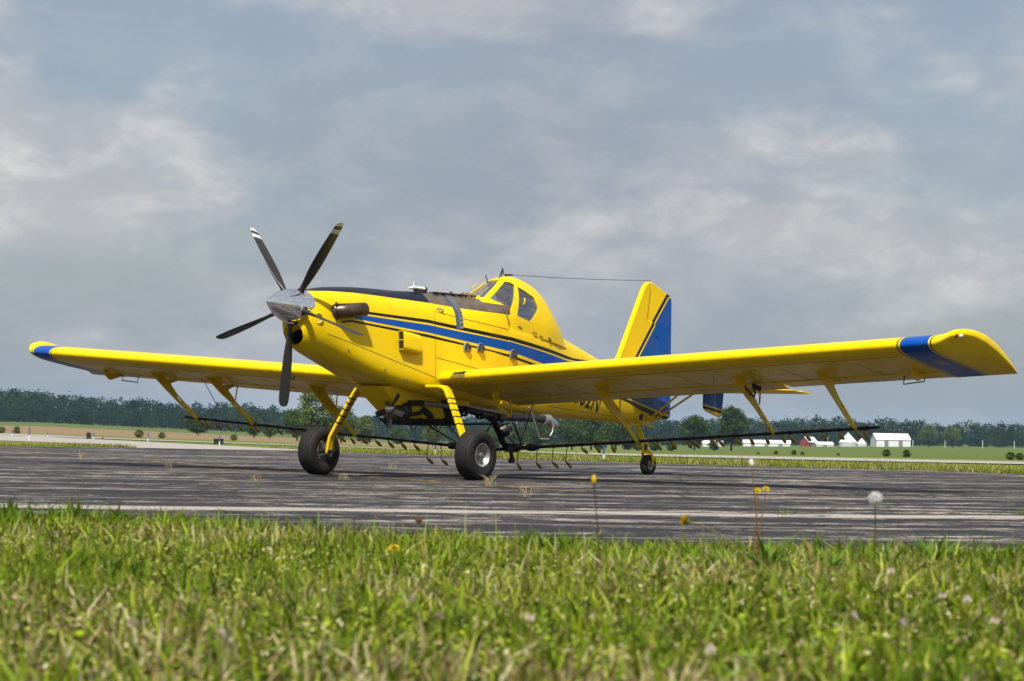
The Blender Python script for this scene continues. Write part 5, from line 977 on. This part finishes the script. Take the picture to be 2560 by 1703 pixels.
# grass along the far edge of the apron
fe = np.array(far_edge[8:-16]); parts = []
n = 52000; i = rng.integers(0, len(fe) - 1, n); t = rng.uniform(0, 1, n); p = fe[i] * (1 - t)[:, None] + fe[i + 1] * t[:, None]; q = np.abs(rng.exponential(3.2, n)); p = p - np.array([1.0, .25]) * q[:, None]
def inside(p, poly):
    poly = np.array(poly); c = np.zeros(len(p), bool); j = len(poly) - 1
    for i in range(len(poly)):
        a, b_ = poly[i], poly[j]; k = ((a[1] > p[:, 1]) != (b_[1] > p[:, 1])) & (p[:, 0] < (b_[0] - a[0]) * (p[:, 1] - a[1]) / (b_[1] - a[1] + 1e-12) + a[0]); c ^= k; j = i
    return c
conc = [(-50, -100), (-57.8, -75.6), (-46, -57), (-37.7, -44.0), (-31.5, -33.5), (-26.4, -25.4), (-24.4, -23.3), (-21.7, -25.1), (-21.1, -26.9), (-22.2, -28.6), (-26.6, -34.2), (-28.2, -38.5), (-30.0, -43.3), (-35.7, -57.5), (-36, -95)]
ok = ~inside(p, conc) & ~inside(p, near + farr[::-1]) & ~inside(p, far_edge + [(-14, 70), (64, -48)]); p = p[ok]; n = len(p); rel = p - np.array([CAM.x, CAM.y]); d = rel @ np.array([F2.x, F2.y]); l = rel @ np.array([R2.x, R2.y])
zz = tz(p[:, 0], p[:, 1]); cc = sn(p[:, 0], p[:, 1], .5, 5.0); V, Fa, C_ = blades(l, d, zz - .01, np.clip(.07 + .05 * cc + rng.uniform(-.02, .07, n), .03, .22), rng.uniform(.012, .024, n), tints(n, np.clip(.18 + .4 * cc, .05, .6)) * np.array([1.08, 1.0, 1.2]), .5, 1)
fo = link('apron_edge_grass', npmesh(V, Fa, C_), MAT['grass'], None, False); tag(fo, 'grass fringe growing along the far edge of the asphalt', 'grass', kind='stuff')

# ---- weeds, dandelions, clover
def leafm(L_, W_, bend, fold=.25, n=6):
    V = []; 
    for i in range(n + 1):
        t = i / n; w = W_ * math.sin(math.pi * min(1, .10 + .9 * t) ** .8) * (1 - .1 * t) if i < n else .001; x = L_ * math.sin(bend * t) / max(bend, .01); z = L_ * (1 - math.cos(bend * t)) / max(bend, .01) * -1
        V += [(x, -w, z + w * fold), (x, 0, z), (x, w, z + w * fold)]
    return mk(V, [(i * 3 + k, i * 3 + k + 1, i * 3 + k + 4, i * 3 + k + 3) for i in range(n) for k in (0, 1)])
def leaf_col(name, c):
    m = M(name); cc = m.mix(m.noise(20, 4), c, tuple(q * 1.5 for q in c)); a = m.n('ShaderNodeBsdfPrincipled', {'Base Color': cc, 'Roughness': .6, 'Specular IOR Level': .15}); b_ = m.n('ShaderNodeBsdfTranslucent', {'Color': cc}); x = m.n('ShaderNodeMixShader', {0: .25, 1: a.outputs[0], 2: b_.outputs[0]}); m.t.links.new(x.outputs[0], m.o.inputs[0]); return m.m
MAT['weed'] = leaf_col('weed leaf', (.085, .165, .014)); MAT['stem'] = leaf_col('flower stem', (.16, .15, .035)); MAT['stem_red'] = leaf_col('reddish stem', (.15, .075, .03))
MAT['petal'] = leaf_col('yellow petals', (.52, .36, .004)); MAT['fluff'] = leaf_col('white seed fluff', (.55, .54, .52)); MAT['clover'] = leaf_col('clover petals', (.60, .50, .46)); MAT['calyx'] = leaf_col('green calyx', (.10, .15, .02))
lm_ = [leafm(.11, .0062, .8), leafm(.09, .0075, 1.3), leafm(.075, .0055, .5)]
def weed(l, d, n, sc, label, up=.9):
    up += .22; sc *= 1.2
    x, y = pos(l, d); t = thing('broadleaf_weed', label, 'weed', (x, y, float(vz(np.array(l), np.array(d))) - .004))
    n = int(n * 1.5)
    for i in range(n):
        o = link('leaf', lm_[i % 3], MAT['weed'], t, True); o.rotation_euler = (random.uniform(-.3, .3), -random.uniform(up - .75, up + .40), 6.283 * i / n + random.uniform(-.3, .3)); k = sc * random.uniform(.75, 1.2); o.scale = (k, k, k); o.location = (random.uniform(-.008, .008), random.uniform(-.008, .008), 0)
ld_ = lambda p, d: ((p - 1280) / 5528.6 * d, d)
weed(*ld_(802, 6.6), 16, .85, 'upright leafy weed at the verge edge, standing clear of the grass', 1.15); weed(*ld_(600, 6.75), 18, .9, 'bushy broad-leaved weed at the verge crest under the far main wheel'); weed(*ld_(655, 6.6), 12, .7, 'smaller weed beside the bushy broad-leaved weed')
weed(*ld_(1925, 5.5), 20, 1.05, 'large dark rosette of weed at the foot of the tall dandelion'); weed(*ld_(2080, 5.7), 14, .9, 'leafy weed under the white dandelion puff'); weed(*ld_(2340, 5.9), 20, 1.0, 'spiky fan-shaped weed on the verge crest beyond the dandelion puff', 1.1); weed(*ld_(2225, 5.8), 12, .9, 'dark weed between the puff and the fan-shaped weed', 1.1)
weed(*ld_(40, 7.2), 16, .8, 'cluster of upright weed leaves at the verge beside the pale apron strip', 1.1); weed(*ld_(300, 7.0), 10, .7, 'thin weed tuft growing on the verge crest by the shaded asphalt'); weed(*ld_(1745, 5.9), 10, .8, 'pale weed leaves behind the drooping dandelion'); weed(*ld_(930, 6.5), 9, .7, 'sparse weed beside the brown seed head')
def flower_head(kind):
    mb = MB()
    if kind == 'dandelion':
        for ring_, (n, L_, tilt) in enumerate(((22, .021, .15), (18, .017, .5), (14, .012, .9), (8, .007, 1.3))):
            for k in range(n):
                a = 6.283 * k / n + ring_ * .2; c, s = math.cos(a), math.sin(a); w = .0021; u = L_ * math.cos(tilt); v = L_ * math.sin(tilt) + .002 * ring_
                mb.add([(-w * s, w * c, .001), (w * s, -w * c, .001), (u * c + w * s, u * s - w * c, v), (u * c - w * s, u * s + w * c, v)], [(0, 1, 2, 3)])
    elif kind == 'puff':
        for k in range(260):
            v = Vector((random.gauss(0, 1), random.gauss(0, 1), random.gauss(0, 1))).normalized(); a = v.orthogonal().normalized(); b_ = v.cross(a); r = .019 * random.uniform(.85, 1.1); w = .0026
            mb.add([v * .004 - a * .0003, v * .004 + a * .0003, v * r + a * .0003, v * r - a * .0003], [(0, 1, 2, 3)]); mb.add([v * r + a * w, v * r + b_ * w, v * r - a * w, v * r - b_ * w], [(0, 1, 2, 3)])
    elif kind == 'bud': mb.lathe((0, 0, -.006), (0, 0, 1), [(0, .002), (.004, .0065), (.012, .0080), (.020, .0065), (.026, .004), (.027, .0005)], 10)
    elif kind == 'clover':
        for k in range(40):
            v = Vector((random.gauss(0, 1), random.gauss(0, 1), random.gauss(.3, 1))).normalized(); a = v.orthogonal().normalized(); mb.add([v * .003 - a * .0016, v * .003 + a * .0016, v * .0105 * random.uniform(.8, 1.1) + a * .001, v * .0105 - a * .001], [(0, 1, 2, 3)])
    return mb.mesh(0, False)
FH_ = {k: flower_head(k) for k in ('dandelion', 'puff', 'bud', 'clover')}
cal = MB().lathe((0, 0, -.010), (0, 0, 1), [(0, .003), (.004, .008), (.010, .0095), (.013, .007)], 10).mesh()
def flower(name, label, base, head, kind, mat, face, stem, cat, sc=1.0, mid=None, group=None):
    b0 = Vector(base); t = thing(name, label, cat, b0, 0, group); hp = Vector(head) - b0; P = [Vector((0, 0, -.01)), (Vector(mid) - b0) if mid else hp * .5 + Vector((.004, .004, .02 * hp.length)), hp]
    Q = [P[0].lerp(P[1], s).lerp(P[1].lerp(P[2], s), s) for s in np.linspace(0, 1, 8)]; MB().tube(Q, [.0021] * 4 + [.0016] * 4, 6).build('stem', stem, t)
    o = link('flower_head', dressed(FH_[kind], mat), None, t, False); q = Vector(face).normalized().to_track_quat('Z', 'Y'); o.rotation_mode = 'QUATERNION'; o.rotation_quaternion = q; o.location = hp; o.scale = (sc,) * 3
    if kind == 'dandelion': c = link('calyx', cal, MAT['calyx'], t, True); c.rotation_mode = 'QUATERNION'; c.rotation_quaternion = q; c.location = hp; c.scale = (sc,) * 3
    return t
def gp(p, d): l, d = ld_(p, d); x, y = pos(l, d); return (x, y, float(vz(np.array(l), np.array(d))))
flower('dandelion', 'drooping yellow dandelion leaning on a long bent stem over the apron edge', gp(1905, 5.45), (19.791, 17.131, .477), 'dandelion', MAT['petal'], (.25, -.75, .55), MAT['stem'], 'dandelion', 1.0, (19.72, 17.25, .45))
flower('dandelion', 'tall dandelion carrying a yellow flower beside the large dark rosette', gp(1888, 5.55), (19.688, 17.278, .556), 'dandelion', MAT['petal'], (.6, .15, .7), MAT['stem_red'], 'dandelion', .45)
flower('dandelion', 'tall dandelion with half-open flower just behind its twin', gp(1890, 5.57), (19.672, 17.293, .561), 'dandelion', MAT['petal'], (.5, .5, .8), MAT['stem_red'], 'dandelion', .42)
flower('dandelion', 'tall thin dandelion with a closed pale seed bud above the yellow twins', gp(1912, 5.60), (19.699, 17.267, .622), 'bud', MAT['fluff'], (-.2, -.4, 1), MAT['stem_red'], 'dandelion', .8)
flower('dandelion', 'single closed yellow bud on a straight reddish stem', gp(1512, 5.6), (20.017, 17.0, .574), 'bud', MAT['petal'], (0, 0, 1), MAT['stem_red'], 'dandelion', .85)
flower('dandelion', 'white dandelion puff on a thin stem', gp(2192, 5.5), (19.692, 17.61, .548), 'puff', MAT['fluff'], (0, 0, 1), MAT['stem'], 'dandelion', .92)
flower('dandelion', 'low open dandelion flower lying in the short grass', gp(985, 5.62), (20.225, 16.534, .393), 'dandelion', MAT['petal'], (.3, .2, .9), MAT['stem'], 'dandelion', .75)
flower('dandelion', 'withered brown dandelion seed head at the verge edge', gp(1035, 6.0), (19.878, 16.335, .451), 'puff', MAT['stem_red'], (0, 0, 1), MAT['stem_red'], 'dandelion', .55)
for p, d in ((568, 3.05), (1120, 3.55), (1050, 3.75), (1350, 3.15), (2008, 4.3), (2238, 4.45), (2362, 4.0), (2430, 3.85), (2490, 3.6), (2150, 3.5), (1712, 4.7), (2285, 3.2), (350, 3.3), (1800, 2.95), (2500, 4.6)):
    x, y, z = gp(p, d); flower('clover_flower', 'small pinkish white clover flower head in the verge grass', (x, y, z), (x + random.uniform(-.01, .01), y + random.uniform(-.01, .01), z + random.uniform(.05, .085)), 'clover', MAT['clover'], (random.uniform(-.2, .2), random.uniform(-.2, .2), 1), MAT['stem'], 'clover', .72, group='clover flowers in the verge')
# dry tufts in the apron joints
def tuft(x, y, n, h, label, mat):
    mb = MB()
    for i in range(n):
        a = random.uniform(0, 6.28); L_ = h * random.uniform(.5, 1.1); b_ = random.uniform(.2, .9); r = random.uniform(0, .08); X0 = Vector((r * math.cos(a * 3), r * math.sin(a * 3), 0))
        mb.tube([X0, X0 + Vector((L_ * .35 * b_ * math.cos(a), L_ * .35 * b_ * math.sin(a), L_ * .6)), X0 + Vector((L_ * b_ * math.cos(a), L_ * b_ * math.sin(a), L_ * random.uniform(.7, 1)))], [.0022, .0019, .0008], 4)
    o = mb.build('dry_tuft', mat, None); o.location = (x, y, .005); tag(o, label, 'weed')
straw = leaf_col('dry straw', (.42, .34, .18))
for x, y, n, h, lab in ((2.35, 3.45, 34, .17, 'large dry straw tuft beside the near main wheel'), (5.79, 6.48, 9, .22, 'few bent dry stalks in the apron joint before the near wheel'), (-5.47, -4.54, 12, .16, 'dry tuft on the asphalt beyond the far wheel'), (-1.85, 3.64, 5, .24, 'single tall dry stalk near the tail wheel shadow'), (4.03, 1.04, 14, .12, 'flat dry tuft on the apron before the far wheel'), (-1.04, -5.58, 12, .14, 'dry tuft on the yellow line behind the far wheel'), (-.65, -.81, 14, .12, 'small dry tuft on the yellow line between the wheels'), (1.9, .68, 16, .11, 'short dry tuft ahead of the belly shadow'), (-4.56, -11.41, 12, .2, 'dry tuft far along the yellow taxi line')): tuft(x, y, n, h, lab, straw)
tuft(7.6, 10.6, 14, .10, 'green tuft growing in the pale apron strip', MAT['weed']); tuft(5.1, 11.7, 18, .08, 'low row of green weeds in the pale strip', MAT['weed'])
# ---- hazy air over the fields
hv = M('haze air'); hv.t.nodes.remove(hv.o); ho = hv.t.nodes.new('ShaderNodeOutputMaterial'); pv = hv.t.nodes.new('ShaderNodeVolumePrincipled'); pv.inputs['Color'].default_value = (.42, .70, 1.0, 1); pv.inputs['Density'].default_value = 0.00010; pv.inputs['Anisotropy'].default_value = 0.0; hv.t.links.new(pv.outputs[0], ho.inputs['Volume'])
zmin = float(V.min()) if False else -9.0
hb = MB().box((CAM.x, CAM.y, (zmin + 34) / 2), (6400, 6400, 34 - zmin)).build('haze', hv.m, None, False); tag(hb, kind='stuff')
